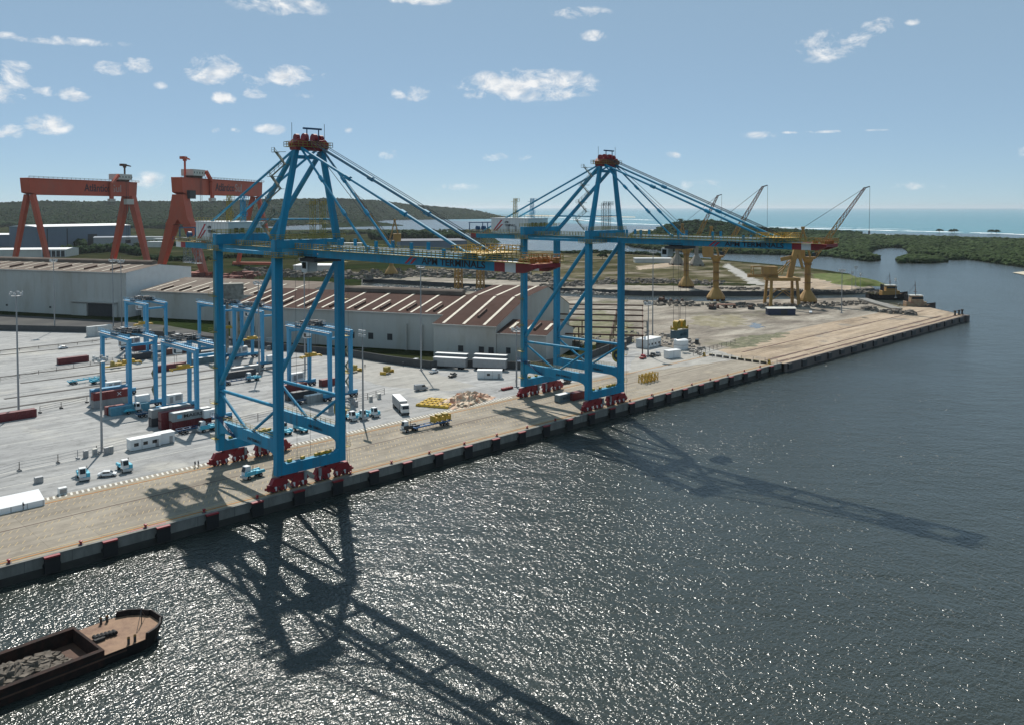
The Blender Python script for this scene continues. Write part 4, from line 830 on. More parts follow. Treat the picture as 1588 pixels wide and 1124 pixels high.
for i, (a, bq, c, e, lab) in enumerate(((228, 262, 384, 376, 'low pale warehouse left of the right orange gantry'), (238, 300, 377, 371, 'far white roofs beyond the right orange gantry'), (205, 250, 373, 368, 'thin row of far pale roofs above the field'), (520, 560, 384, 378, 'small pale shed beyond the first crane girder'), (432, 470, 384, 375, 'pale block behind the first crane tower'), (985, 1042, 408, 402, 'white barracks on the grass beyond the second crane'), (455, 520, 421, 413, 'low white roof slab behind the brown warehouse'))):
    block('low_building', lab, a, bq, c, c, e, 14 if i != 6 else 30, CREAM, WHITE)
# hillside houses as far specks
rr = random.Random(4)
for i in range(14):
    px = rr.uniform(40, 330); py = rr.uniform(345, 349); 
    p = G(px, py); o = thing('hillside_house', '%s pale house from the left at the foot of the wooded hill' % ORD[i], 'house', (p.x, p.y, 3)); MB().b2(-7, 7, -6, 6, -3, 5).build('wall', CREAM, o); MB().prism([(-7.5, 5.02), (0, 9), (7.5, 5.02)], 'y', -6.6, 6.6).build('roof', RUST if i % 2 else WHITE, o)
# small port buildings
def cabin(name, label, px, py, L, W, H, rz, wallm, roofm, wins=0, cat='cabin', z=0.0, door=True):
    p = G(px, py); o = thing(name, label, cat, (p.x, p.y, z), rz)
    MB().b2(0, L, 0, W, .12, H).build('wall', wallm, o, bevel=.03); MB().b2(-.12, L + .12, -.12, W + .12, H + .01, H + .16).build('roof', roofm, o)
    MB().b2(.2, L - .2, .2, W - .2, -.01, .118).build('plinth', DARK, o)
    for i in range(wins): x = L * (i + .6) / (wins + .3); MB().b2(x - .6, x + .6, -.06, .02, 1.2, 2.1).build('window', GLASS, o)
    if door: MB().b2(L - 1.5, L - .6, -.06, .02, .15, 2.1).build('door', GREY, o)
    for i in range(1, int(L / 3)): MB().b2(i * 3 - .04, i * 3 + .04, -.05, .0, .15, H - .05).build('panel_joint', GREY, o)
    return o
cabin('site_office', 'white site office with dark windows beside the first crane', 203, 700, 8.2, 2.9, 3.0, 0, WHITE, WHITE, 3)
cabin('site_office', 'plain white cabin joined to the end of the windowed site office', 246, 690.5, 4.6, 2.9, 3.05, 0, WHITE, WHITE, 0)
cabin('site_office', 'small white cabin beside the grey trailers', 740, 587, 9.5, 3.2, 3.1, math.atan2(-.75, .66), WHITE, WHITE, 1)
for i, (px, py, lab) in enumerate(((672, 571, 'nearer grey trailer on the left by the brown roofed block'), (675, 564, 'grey trailer standing behind the nearer left one'), (733, 573, 'nearer grey trailer on the right by the brown roofed block'), (735, 566, 'grey trailer standing behind the nearer right one'))):
    p = G(px, py); o = thing('box_trailer', lab, 'trailer', p, RZ + .05, 'grey trailers by the brown block'); MB().b2(0, 14, 0, 2.6, 1.1, 4.4).build('body', GREY, o, bevel=.03); MB().b2(-.1, 14.1, -.1, 2.7, 4.41, 4.6).build('roof', WHITE, o)
    for x in (1.6, 3.0, 11, 12.3):
        for y in (.2, 2.1): MB().tube((x, y, .5), (x, y + .35, .5), .5, 10).build('wheel', BLACK, o)
    MB().b2(.4, 13.6, .5, 2.1, .8, 1.09).build('chassis', DARK, o)
cabin('port_gatehouse', 'white flat roofed gatehouse with blue doors by the second crane', 1003, 541, 13, 6, 4.0, .08, WHITE, WHITE, 4)
cabin('switch_house', 'white windowless block in front of the gatehouse', 1037, 557, 7.2, 3.2, 3.4, RZ + .9, WHITE, WHITE, 0, door=False)
p = G(1056, 541); o = thing('water_tank', 'white round tank beside the gatehouse', 'tank', p); MB().lathe([(0, -.02), (3.4, 0), (3.4, 4.2), (2.8, 4.6), (0, 4.9)], n=20).build('shell', WHITE, o, smooth=True); MB().lathe([(3.41, 2.0), (3.46, 2.0), (3.46, 2.2), (3.41, 2.2)], n=20).build('band', GREY, o)
p = G(70, 783); o = thing('storage_tent', 'long white fabric tent on the apron edge at the left', 'tent', (p.x - 26, p.y + .2, 0), 0)
MB().prism([(0, .02), (0, 1.3), (4.2, 2.7), (8.4, 1.3), (8.4, .02)], 'x', 0, 26).build('cover', TENT, o)
b = MB()
for i in range(9): b.b2(i * 3.2, i * 3.2 + .12, -.05, .0, 0, 1.3)
b.build('frame_post', GREY, o)
WT = G(362, 547); wz0, wz1 = zat(362, 464, WT.x, WT.y), zat(362, 441, WT.x, WT.y)
wt = thing('water_tower', 'weathered concrete water tower behind the first crane legs', 'water tower', WT, R(-20)); MB().b2(-4.4, 4.4, -3.2, 3.2, wz0, wz1).build('tank_box', mat('stained_concrete', (.25, .24, .21), .9, var=.25, dirt=(.09, .08, .07), dirt_amt=.8, dirt_scale=.35), wt)
MB().b2(-4.7, 4.7, -3.5, 3.5, wz1 + .01, wz1 + .4).build('tank_lid', MATS['stained_concrete'], wt)
for x in (-2.6, 2.6):
    for y in (-1.9, 1.9): MB().b2(x - .4, x + .4, y - .4, y + .4, 0, wz0 - .01).build('leg', MATS['stained_concrete'], wt)
bw = wall_along('boundary_wall', WALLP, -.1, 3.2, .5, WALLG); tag(bw, 'long grey wall closing the yard off from the warehouses', 'wall')
# steel frame of an unfinished shed
sf = thing('unfinished_shed', 'rusty steel frame of parallel beams behind the second crane', 'unfinished shed', G(998, 550), math.atan2(-.80, .59))
for k in range(6):
    y = k * 24.0; MB().b2(-46, 0, y - .3, y + .3, 8.2, 8.95).build('beam', RUST, sf)
    for x in (-46, -31, -15, -.5): MB().b2(x - .28, x + .28, y - .28, y + .28, 0, 8.2).build('column', RUST, sf)
for x in (-45.5, -15, -.5): MB().b2(x - .25, x + .25, .4, 120 - .4, 7.4, 8.1).build('tie_beam', RUST, sf)
for k in range(2): MB().b2(-44 + k * 22, -30 + k * 22, 12, 20, 0, 3.5).build('stored_plates', DEBRIS, sf)
# ---------------------------------------------------------------- light masts
def mast(label, px, py, pt, ring=True, r=.35):
    p = G(px, py); h = zat(px, pt, p.x, p.y); o = thing('light_mast', label, 'light mast', p, random.uniform(0, 6), 'yard light masts')
    b = MB(); b.tube((0, 0, 0), (0, 0, h), r, 10, r * .5); b.b2(-.7, .7, -.7, .7, -.05, .35); b.tube((0, 0, h), (0, 0, h + 2.2), .05, 5); b.build('pole', GREY, o, smooth=True)
    if ring:
        MB().lathe([(.5, h - 1.6), (1.6, h - 1.6), (1.6, h - 1.4), (.5, h - 1.4)], n=14).build('head_ring', GREY, o)
        for i in range(10):
            a = i * .628; MB().box((1.75 * math.cos(a), 1.75 * math.sin(a), h - .9 + .5 * (i % 2)), (.45, .8, .7), a).build('floodlight', LAMP, o)
    else:
        for i in range(6): MB().box(((i % 3 - 1) * 1.2, .2, h - .4 - 1.3 * (i // 3)), (.95, .5, .8), 0).build('floodlight', LAMP, o)
    return o
for a in (('tall mast beside the lone maroon container at the left edge', 29, 640, 452), ('mast in front of the white warehouse wall', 85, 513, 402), ('mast with a ring of floodlights beside the white site office', 158, 700, 552),
          ('slim mast left of the warehouse gateway corner', 176, 506, 402), ('slim mast at the corner of the white warehouse', 189, 508, 403), ('mast beside the parked blue tractors right of the first crane', 563, 652, 512, False),
          ('tall mast casting a long shadow before the grey trailers', 653, 574, 410), ('tall mast behind the second crane, left of the hanging container', 1012, 528, 388), ('shorter mast in front of the gatehouse', 1005, 552, 468),
          ('lone mast on the old quay yard near the blue shelter', 1305, 486, 418), ('slim mast between the first crane legs', 402, 580, 436), ('slim mast before the brown warehouse', 473, 573, 400), ('slim mast left of the annex near the second crane', 801, 600, 508)):
    mast(*a)
for i, (px, py, pt) in enumerate(((1321, 449, 421), (1327, 444, 413), (1334, 451, 424), (1389, 462, 432))): mast('%s thin pole from the left on the green mound by the channel' % ORD[i], px, py, pt, False, .2)
# ---------------------------------------------------------------- containers
CN = {}
def container(x, y, z, L, col, label, logo=None, rz=0.0, group='containers in the yard', ink=None):
    m = MATS['container_' + col]; o = thing('shipping_container', label, 'container', (x, y, z), rz, group)
    key = (L, col)
    if key not in CN:
        W, H = 2.44, 2.59; n = int(L / .56); up = [(.1, .06)]; 
        side = []
        for i in range(n):
            a = .12 + (L - .24) * i / n; s = (L - .24) / n; side += [(a, .05), (a + s * .4, .05), (a + s * .5, .0), (a + s * .9, .0)]
        poly = side + [(L - .06, .05), (L - .06, W - .05)] + [(a, W - q) for a, q in side[::-1]] + [(.06, W - .05), (.06, .05)]
        body = MB().prism(poly, 'z', .16, H - .06).mesh('body'); body.materials.append(m)
        f = MB()
        for xx in (.0, L - .16):
            for yy in (-.01, W - .15): f.b2(xx, xx + .16, yy, yy + .16, .0, H)
        for yy in (.0, W - .12): f.b2(.16, L - .16, yy, yy + .12, 0, .15); f.b2(.16, L - .16, yy, yy + .12, H - .1, H)
        fm = f.mesh('frame'); fm.materials.append(m)
        d = MB(); d.b2(-.03, .05, .2, W / 2 - .02, .2, H - .12); d.b2(-.03, .05, W / 2 + .02, W - .2, .2, H - .12)
        dm = d.mesh('end_door'); dm.materials.append(m)
        r = MB(); 
        for k in (.45, .95, 1.5, 2.0): r.tube((-.06, k, .25), (-.06, k, H - .2), .025, 5)
        rm = r.mesh('locking_bar'); rm.materials.append(GREY)
        tp = MB().b2(.1, L - .1, .1, W - .1, H - .059, H - .03).mesh('top'); tp.materials.append(m if col not in ('grey', 'slate') else WHITE)
        CN[key] = (body, fm, dm, rm, tp)
    for nme, me in zip(('body', 'frame', 'end_door', 'locking_bar', 'top'), CN[key]):
        c = bpy.data.objects.new(nme, me); COL.objects.link(c); c.parent = o
    if logo: text('lettering', logo, o, (L * .28, -.03, .85), (1, 0, 0), (0, 0, 1), L * .6, ink or INK, 1.0)
    return o
def cpx(px, py, z, *a, **k):
    p = G(px, py, z); return container(p.x, p.y, z, *a, **k)
o = cpx(267.3, 654.5, 2.6, 12.19, 'grey', 'grey container with dark lettering, on top of its stack by the site office', 'MAERSK')
MB().b2(1.5, 2.9, -.04, -.01, .8, 1.9).build('logo_panel', mat('logo_light_blue', (.16, .50, .68), .6), o)
bx, by = o.location.x, o.location.y
container(bx, by, 0, 12.19, 'maroon', 'maroon container under the grey lettered one')
container(bx - 2.0, by + 2.9, 0, 12.19, 'maroon', 'lower maroon container behind the grey lettered stack'); container(bx - 2.0, by + 2.9, 2.6, 12.19, 'maroon', 'upper maroon container behind the grey lettered stack')
container(bx - 2.6, by + 8.6, 0, 12.19, 'dark', 'dark container at the back of the stacks under the second yard crane'); container(bx - 2.6, by + 8.6, 2.6, 12.19, 'grey', 'grey container on the dark one under the second yard crane')
container(bx + 1, by + 5.8, 0, 12.19, 'brown', 'brown container between the maroon and the dark stacks')
cpx(172.5, 645.5, 0, 12.19, 'teal', 'pale teal container at the front of the left yard block')
o = cpx(166, 644, 0, 6.06, 'red', 'short red container behind the pale teal one'); 
o = cpx(145.5, 634, 0, 12.19, 'grey', 'grey container under the cross-marked red one in the left yard block'); o = container(o.location.x, o.location.y, 2.6, 12.19, 'red', 'dark red container with a pale cross mark in the left yard block'); RCON = o
b = MB(); b.beam((7.6, -.03, .8), (8.8, -.03, 1.9), .03, .16).beam((8.8, -.05, .8), (7.6, -.05, 1.9), .03, .16); b.build('cross_mark', INKW, RCON)
container(o.location.x + 1.5, o.location.y + 5.8, 0, 12.19, 'white', 'white container under the blue one'); o = container(o.location.x + 1.5, o.location.y + 5.8, 2.6, 12.19, 'blue', 'blue container with white marks at the top of the left block')
for k in range(5): MB().b2(3.2 + k * 1.2, 3.9 + k * 1.2, -.04, -.012, .9, 1.7).build('white_mark', INKW, o)
p = G(57.2, 646); container(p.x - 12.19, p.y, 0, 12.19, 'maroon', 'lone maroon container at the left edge by the tall mast')
cpx(90.8, 566, 0, 12.19, 'maroon', 'lone maroon container out on the open paving')
o = cpx(136.5, 523, 0, 12.19, 'white', 'lower white container near the warehouse gateway'); container(o.location.x, o.location.y, 2.6, 12.19, 'white', 'upper white container near the warehouse gateway')
cpx(243, 577.5, 0, 12.19, 'maroon', 'maroon container held under the rear yard crane')
cpx(352, 588.5, 0, 12.19, 'dark', 'dark container on the runway between the first crane legs')
cpx(362, 581, 0, 12.19, 'grey', 'grey container behind the dark one between the first crane legs')
cpx(477, 626, 0, 6.06, 'grey', 'short grey container seen through the right side of the first crane'); cpx(447, 622, 0, 12.19, 'dark', 'dark container seen through the right side of the first crane'); cpx(430, 611, 0, 12.19, 'maroon', 'maroon container behind the dark one seen through the first crane')
cpx(391, 529, 0, 12.19, 'white', 'white container against the grey wall behind the first crane'); cpx(416, 533, 0, 12.19, 'white', 'second white container along the grey wall behind the first crane')
cpx(868, 624.5, 0, 6.06, 'slate', 'short slate grey container under the second crane', 'MAERSK', rz=.0, ink=mat('dark_teal_lettering', (.02, .07, .09), .6)); cpx(889, 621.5, 0, 6.06, 'red', 'short rust-red container under the second crane')
cpx(258, 551, 0, 12.19, 'brown', 'brown container beside the maroon one under the rear yard cranes'); cpx(196, 560, 0, 12.19, 'dark', 'dark container behind the front yard crane legs'); cpx(208, 545, 0, 12.19, 'maroon', 'maroon container farther back between the yard cranes'); cpx(300, 566, 0, 12.19, 'slate', 'slate container behind the landward leg of the first quay crane'); cpx(500, 600, 0, 6.06, 'maroon', 'short maroon container under the yard crane right of the first quay crane')
container(215.8 - 3.03, 143.2 - 1.22, 26.05, 6.06, 'slate', 'small slate container hanging from the second quay crane', 'MAERSK', group='lifted container', ink=MATS['dark_teal_lettering'])
# ---------------------------------------------------------------- rubber-tyred yard cranes
def rtg(X, Y0, Y1, ty, label, sp_z=10.0):
    H = 22.0; o = thing('yard_gantry_crane', label, 'yard crane', (X, Y0, 0), 0, 'blue rubber-tyred yard cranes'); S = Y1 - Y0; WB = 8.5
    for x in (0, WB):
        for y in (0, S):
            MB().beam((x, y, 1.6), (x, y + (1 if y == 0 else -1) * .3, H), .95, 1.3, 1.0, 1.8).build('leg', BLUE2, o, bevel=.04)
        g = MB().b2(x - .5, x + .5, -.9, S + .9, H, H + 1.5).build('girder', BLUE2, o, bevel=.04)
        w = MB(); w.rail([(x - .7, -.9, H + 1.52), (x - .7, S + .9, H + 1.52)], 1.1, 1.5, .08); w.build('railing', BLUE2, g)
        w = MB(); w.b2(x - 1.2, x - .55, -.9, S + .9, H + 1.1, H + 1.2); w.build('walkway', GREY, g)
    for y in (0, S):
        MB().b2(-2.6, WB + 2.6, y - .45, y + .45, 1.35, 2.35).build('sill', BLUE2, o, bevel=.04); MB().b2(.5, WB - .5, y - .35, y + .35, H - 1.2, H - .4).build('upper_tie', BLUE2, o)
        for x in (-2.0, -.2, WB + .2, WB + 2.0):
            w = MB().tube((x, y - .3, .78), (x, y + .3, .78), .78, 14).build('wheel', BLACK, o, smooth=True); MB().tube((x, y - .32, .78), (x, y + .32, .78), .35, 10).build('hub', GREY, w)
        MB().b2(-2.4, WB + 2.4, y - .35, y + .35, 1.0, 1.34).build('axle_frame', DKBLUE, o)
    b = MB(); b.b2(1.5, 6.5, S + .5, S + 2.6, 2.4, 5.2); e = b.build('power_house', WHITE, o, bevel=.04); MB().b2(2.2, 3.2, S + .42, S + .5, 2.6, 4.6).build('door', GREY, e); MB().b2(4, 6, S + .42, S + .5, 3.2, 4.8).build('louvre', GREY, e)
    b = MB(); b.b2(1.2, 5.6, -2.4, -.5, 2.4, 4.8); b.build('electrical_house', WHITE, o, bevel=.04)
    t_ = MB(); t_.b2(-.6, WB + .6, ty - 2.6, ty + 2.6, H + 1.55, H + 1.95); t_.b2(1, 3.4, ty - 1.5, ty + 1.8, H + 1.95, H + 3.4); t_.tube((4.2, ty, H + 2.7), (7.2, ty, H + 2.7), .7, 12); t_.b2(5, 7.6, ty - 2.3, ty - 1.2, H + 1.95, H + 3.0); tr = t_.build('trolley', DARK, o)
    w = MB(); w.rail([(-.6, ty - 2.6, H + 1.95), (WB + .6, ty - 2.6, H + 1.95), (WB + .6, ty + 2.6, H + 1.95), (-.6, ty + 2.6, H + 1.95), (-.6, ty - 2.6, H + 1.95)], 1.1, 1.3, .1); w.b2(2.0, 3.0, ty - 1, ty + 1, H + 3.4, H + 3.7); w.build('railing', GREY, tr)
    c = MB(); c.prism([(ty - 2.2, H - 2.6), (ty - 2.5, H - .6), (ty + .2, H - .6), (ty + .2, H - 2.6)], 'x', 1.0, 3.0); cb = c.build('cabin', WHITE, o, bevel=.04); MB().b2(.95, 3.05, ty - 2.3, ty - .6, H - 2.2, H - .9).build('window', GLASS, cb)
    for x in (1.6, 6.9):
        for y in (-.9, .9): MB().tube((x, ty + y, H + 1.5), (x + .3 * (1 if x < 4 else -1), ty + y, sp_z + 1.2), .05, 4).build('hoist_rope', CABLE, o)
    s_ = MB(); s_.b2(.3, 8.2, ty - .6, ty + .6, sp_z + .3, sp_z + .8)
    for x in (.2, 8.05): s_.b2(x, x + .25, ty - 1.2, ty + 1.2, sp_z, sp_z + .6)
    s_.b2(2.4, 6.1, ty - 1.0, ty + 1.0, sp_z + .8, sp_z + 1.6); s_.build('spreader', YEL, o)
    # zig-zag stairs on one leg
    b = MB()
    for k in range(7):
        z0 = 2.4 + k * 2.7; y0, y1 = (.8, 3.4) if k % 2 == 0 else (3.4, .8); b.beam((WB + .2, y0, z0), (WB + .2, y1, z0 + 2.7), .7, .12)
        b.rail([(WB + .6, y0, z0), (WB + .6, y1, z0 + 2.7)], .9, 1.3, .06)
    b.build('stair', mat('stair_khaki', (.27, .24, .15), .6), o)
    return o
rtg(102.5, 279.5, 303.5, 12, 'front blue yard crane over the dark red container', 13)
rtg(109.0, 244.5, 268.5, 19, 'front blue yard crane beside the white site office', 14)
rtg(148.0, 378.0, 402.0, 15, 'rear blue yard crane in front of the warehouse gateway', 12)
rtg(168.5, 346.5, 370.5, 6, 'rear blue yard crane standing behind the first quay crane landward leg', 12)
rtg(171.0, 317.5, 342.0, 17, 'blue yard crane seen between the first quay crane legs', 9)
rtg(156.5, 245.0, 272.0, 19, 'blue yard crane at the right of the first quay crane', 12)
# ---------------------------------------------------------------- vehicles
def wheels(o, pts, r, w, name='wheel'):
    for (x, y) in pts:
        a = MB().tube((x, y - w / 2, r), (x, y + w / 2, r), r, 12).build(name, BLACK, o, smooth=True); MB().tube((x, y - w / 2 - .02, r), (x, y + w / 2 + .02, r), r * .5, 8).build('rim', GREY, a)
def tractor(label, p, rz, cabm=WHITE, bodym=TEAL):
    """terminal tractor, facing +x"""
    o = thing('terminal_tractor', label, 'tractor', p, rz, 'terminal tractors'); b = MB(); b.b2(-2.7, 2.6, -.45, .45, .75, 1.15); b.b2(-2.9, .2, -1.2, 1.2, 1.05, 1.25); b.build('chassis', bodym, o)
    b = MB(); b.prism([(.7, 1.0), (2.5, 1.0), (2.4, 2.1), (2.1, 3.2), (.8, 3.2)], 'y', -1.15, .35); c = b.build('cab', cabm, o, bevel=.04)
    MB().prism([(2.52, 1.95), (2.56, 1.95), (2.18, 3.0), (2.14, 3.0)], 'y', -1.0, .2).build('windscreen', GLASS, c); MB().b2(.95, 1.95, -1.19, -1.15, 2.0, 2.95).build('side_window', GLASS, c); MB().b2(.66, .7, -.95, .15, 2.0, 2.95).build('rear_window', GLASS, c)
    MB().b2(-.2, 2.6, .4, 1.2, 1.0, 2.0).build('engine_hood', bodym, o, bevel=.04); MB().b2(2.55, 2.85, -1.2, 1.2, .45, 1.05).build('bumper', LAMP, o)
    MB().prism([(-2.3, 1.2), (-.7, 1.2), (-.9, 1.5), (-1.9, 1.55)], 'y', -.7, .7).build('fifth_wheel', bodym, o); MB().tube((.5, .8, 1.2), (.5, .8, 3.3), .09, 6).build('exhaust', DARK, o)
    wheels(o, [(1.7, -1.0), (1.7, 1.0)], .5, .35); MB().prism([(-2.9, 1.26), (-.4, 1.26), (-.6, 1.75), (-2.6, 1.75)], 'y', .75, 1.22).build('mudguard', bodym, o); MB().prism([(-2.9, 1.26), (-.4, 1.26), (-.6, 1.75), (-2.6, 1.75)], 'y', -1.22, -.75).build('mudguard', bodym, o); wheels(o, [(-1.6, -.85), (-1.6, .85)], .52, .6); return o
def faceto(px, py, qx, qy): a = G(px, py); b = G(qx, qy); return math.atan2(b.y - a.y, b.x - a.x)
TW = (('pale blue tractor parked nearest the white tent', 129, 742, -1.75), ('pale blue tractor parked between the white car and the first crane', 193, 729, -1.62), ('blue tractor parked hardest against the first crane leg, right side', 544, 651, -1.62), ('middle blue tractor of the three right of the first crane', 560, 649, -1.62), ('rightmost blue tractor of the three right of the first crane', 578, 645, -1.62), ('blue tractor seen inside the first crane portal, left one', 442, 672, 1.5), ('blue tractor seen inside the first crane portal, right one', 467, 669, 1.55), ('pale blue tractor out on the yard pulling an empty trailer', 152, 594, .15))
for lab, px, py, rz in TW: tractor(lab, G(px, py), rz)
def flatbed(label, p, rz, L=12.5, m=TEAL):
    o = thing('flatbed_trailer', label, 'trailer', p, rz, 'flatbed trailers'); b = MB(); b.b2(0, L, -.35, -.15, .95, 1.25).b2(0, L, .15, .35, .95, 1.25)
    for i in range(7): b.b2(i * L / 6 - .15 if i else 0, i * L / 6 + .15, -1.2, 1.2, 1.26, 1.42)
    b.build('frame', m, o)
    for y in (-1.1, 1.1): MB().b2(0, L, y - .1, y + .1, 1.43, 1.6).build('side_rail', m, o)
    wheels(o, [(x, y) for x in (L * .1, L * .2) for y in (-.85, .85)], .5, .5); return o
for lab, px, py, rz in (('tractor waiting beneath the front yard crane by the red container', 205, 640, .1), ('tractor standing behind the stacks of the second yard crane', 322, 668, 3.2), ('tractor under the rear yard crane near the gateway', 262, 548, .1), ('tractor seen between the first crane legs on the runway', 392, 590, 3.1), ('tractor below the yard crane right of the first quay crane', 500, 616, 3.2)): tractor(lab, G(px, py), rz)
for lab, px, py in (('flatbed parked along the stacks beneath the front yard crane', 212, 648), ('flatbed behind the white site office', 275, 674), ('flatbed under the rear yard crane', 225, 552), ('flatbed seen between the first crane legs', 345, 598), ('flatbed right of the first crane by the grey container', 455, 628)): flatbed(lab, G(px, py), .02, 12.2, DKBLUE)
p = G(106, 597); flatbed('pale blue empty flatbed behind a tractor on the open yard', p, .15)
# tractor with a loaded trailer on the apron
p = G(636, 668); rz = faceto(690, 656, 640, 667); tractor('dark tractor with a white cab pulling the trailer along the apron', p, rz, WHITE, DARK)
q = G(697, 657); o = flatbed('blue flatbed on the apron carrying a yellow frame', q, rz, 13.5, mat('trailer_blue', (.03, .14, .33), .5)); 
y_ = thing('yellow_lifting_frame', 'yellow frame box loaded on the blue flatbed', 'lifting frame', (q.x, q.y, 1.62), rz); b = MB(); b.b2(.4, 6.6, -1.1, 1.1, .4, 1.5)
for x in (.5, 2.4, 4.4, 6.4): b.b2(x - .12, x + .12, -1.25, 1.25, 0, 1.9)
b.build('frame', YEL, y_)
for x in (1.2, 3.6): MB().b2(x, x + 1.5, -.9, .9, 1.51, 2.15).build('headblock', YELD, y_)
tractor('tractor with a white cab under the first crane on the apron', G(392, 740), faceto(415, 733, 385, 742), WHITE, TEAL)
# white semi truck
p = G(628, 643); rz = faceto(612, 627, 630, 645)
o = thing('articulated_truck', 'white lorry with a grey box trailer parked beside the yellow bundles', 'lorry', p, rz); MB().b2(-13.4, -2.2, -1.25, 1.25, 1.15, 3.95).build('trailer_box', GREY, o, bevel=.03); MB().b2(-13.45, -2.15, -1.28, 1.28, 3.96, 4.05).build('trailer_roof', WHITE, o)
c = MB().prism([(-1.2, .9), (1.0, .9), (1.05, 2.2), (.7, 3.3), (-1.2, 3.4)], 'y', -1.2, 1.2).build('cab', WHITE, o, bevel=.06); MB().prism([(1.07, 2.1), (1.1, 2.1), (.78, 3.1), (.75, 3.1)], 'y', -1.05, 1.05).build('windscreen', GLASS, c); MB().b2(-.6, .7, -1.23, 1.23, 2.1, 2.9).build('side_window', GLASS, c); MB().b2(1.0, 1.25, -1.2, 1.2, .45, .95).build('bumper', DARK, c)
MB().b2(-13, .6, -.5, .5, .75, 1.14).build('chassis', DARK, o); wheels(o, [(x, y) for x in (.2, -3.4, -10.4, -11.6, -12.6) for y in (-1.0, 1.0)], .5, .4)
def car(label, p, rz, m, kind='car'):
    o = thing('van' if kind == 'van' else ('pickup_truck' if kind == 'pickup' else 'parked_car'), label, kind if kind != 'pickup' else 'pickup', p, rz, 'vehicles parked in the yard'); s = 1.0
    if kind == 'van': pr = [(-2.6, .35), (2.5, .35), (2.55, .95), (1.8, 1.25), (1.1, 2.2), (-2.55, 2.3)]
    elif kind == 'pickup': pr = [(-2.6, .4), (2.4, .4), (2.45, .9), (1.4, 1.05), (.8, 1.72), (-.5, 1.75), (-.7, 1.05), (-2.6, 1.05)]
    else: pr = [(-2.1, .35), (2.1, .35), (2.15, .75), (1.3, .92), (.6, 1.42), (-.9, 1.45), (-1.6, .98), (-2.15, .9)]
    MB().prism(pr, 'y', -.85, .85).build('body', m, o, bevel=.08)
    zt, zb = (2.1, 1.4) if kind == 'van' else (1.62, 1.1) if kind == 'pickup' else (1.36, .98)
    x0, x1 = (.0, 1.15) if kind == 'van' else (-.4, .75) if kind == 'pickup' else (-.95, .7)
    MB().prism([(x0, zb), (x1 + .2, zb), (x1 - .15, zt), (x0 + .05, zt)], 'y', -.875, .875).build('side_window', GLASS, o)
    fx = {'van': ((1.80, 1.28), (1.14, 2.16)), 'pickup': ((1.36, 1.1), (.84, 1.7)), 'car': ((1.26, .96), (.64, 1.4))}[kind]
    MB().add([(fx[0][0] + .03, -.72, fx[0][1]), (fx[0][0] + .03, .72, fx[0][1]), (fx[1][0] + .03, .65, fx[1][1]), (fx[1][0] + .03, -.65, fx[1][1])], [(0, 1, 2, 3)]).build('windscreen', GLASS, o)
    if kind == 'pickup': MB().b2(-2.5, -.75, -.7, .7, 1.02, 1.07).build('load_bed', DARK, o)
    wheels(o, [(x, y) for x in (-1.35, 1.35) for y in (-.78, .78)], .33, .22); return o
CW = mat('car_paint_white', (.72, .73, .74), .3, var=.02); CRD = mat('car_paint_red', (.45, .03, .03), .3, var=.02); CG = mat('car_paint_grey', (.28, .30, .32), .3, var=.02); CK = mat('car_paint_dark', (.03, .035, .035), .3, var=.02)
for lab, px, py, rz, m, k in (('small white car between the two parked tractors', 166.5, 738, -.5, CW, 'car'), ('grey panel van parked out on the paving', 653, 605, -.25, CG, 'van'), ('white pickup by the grey trailers', 673, 578, .3, CW, 'pickup'), ('dark and white pickup right of the white one', 702, 584, .4, CK, 'pickup'),
                              ('red pickup near the gatehouse', 997, 556, .3, CRD, 'pickup'), ('dark pickup parked behind the red one', 1012, 553, .35, CK, 'pickup'), ('grey pickup at the end of the row by the gatehouse', 1020, 551.5, .35, CG, 'pickup'), ('white car beside the block by the gatehouse', 1037, 555, .4, CW, 'car'),
                              ('dark covered truck parked beyond the gatehouse', 1081, 533, .5, CK, 'van'), ('white car at the far left by the warehouse wall', 20, 511, .2, CW, 'car'), ('white van at the far left by the warehouse wall', 5, 511, .3, CW, 'van'), ('white truck behind the mast near the grey trailers', 645, 564, .4, CW, 'van'), ('dark truck under the second crane behind the bogies', 878, 594, .1, CK, 'pickup'), ('white car on the old quay yard beside the mast', 1257, 486, .5, CW, 'car'), ('white car on the runway lane at the left', 98, 541, .1, CW, 'car')):
    car(lab, G(px, py), rz, m, k)
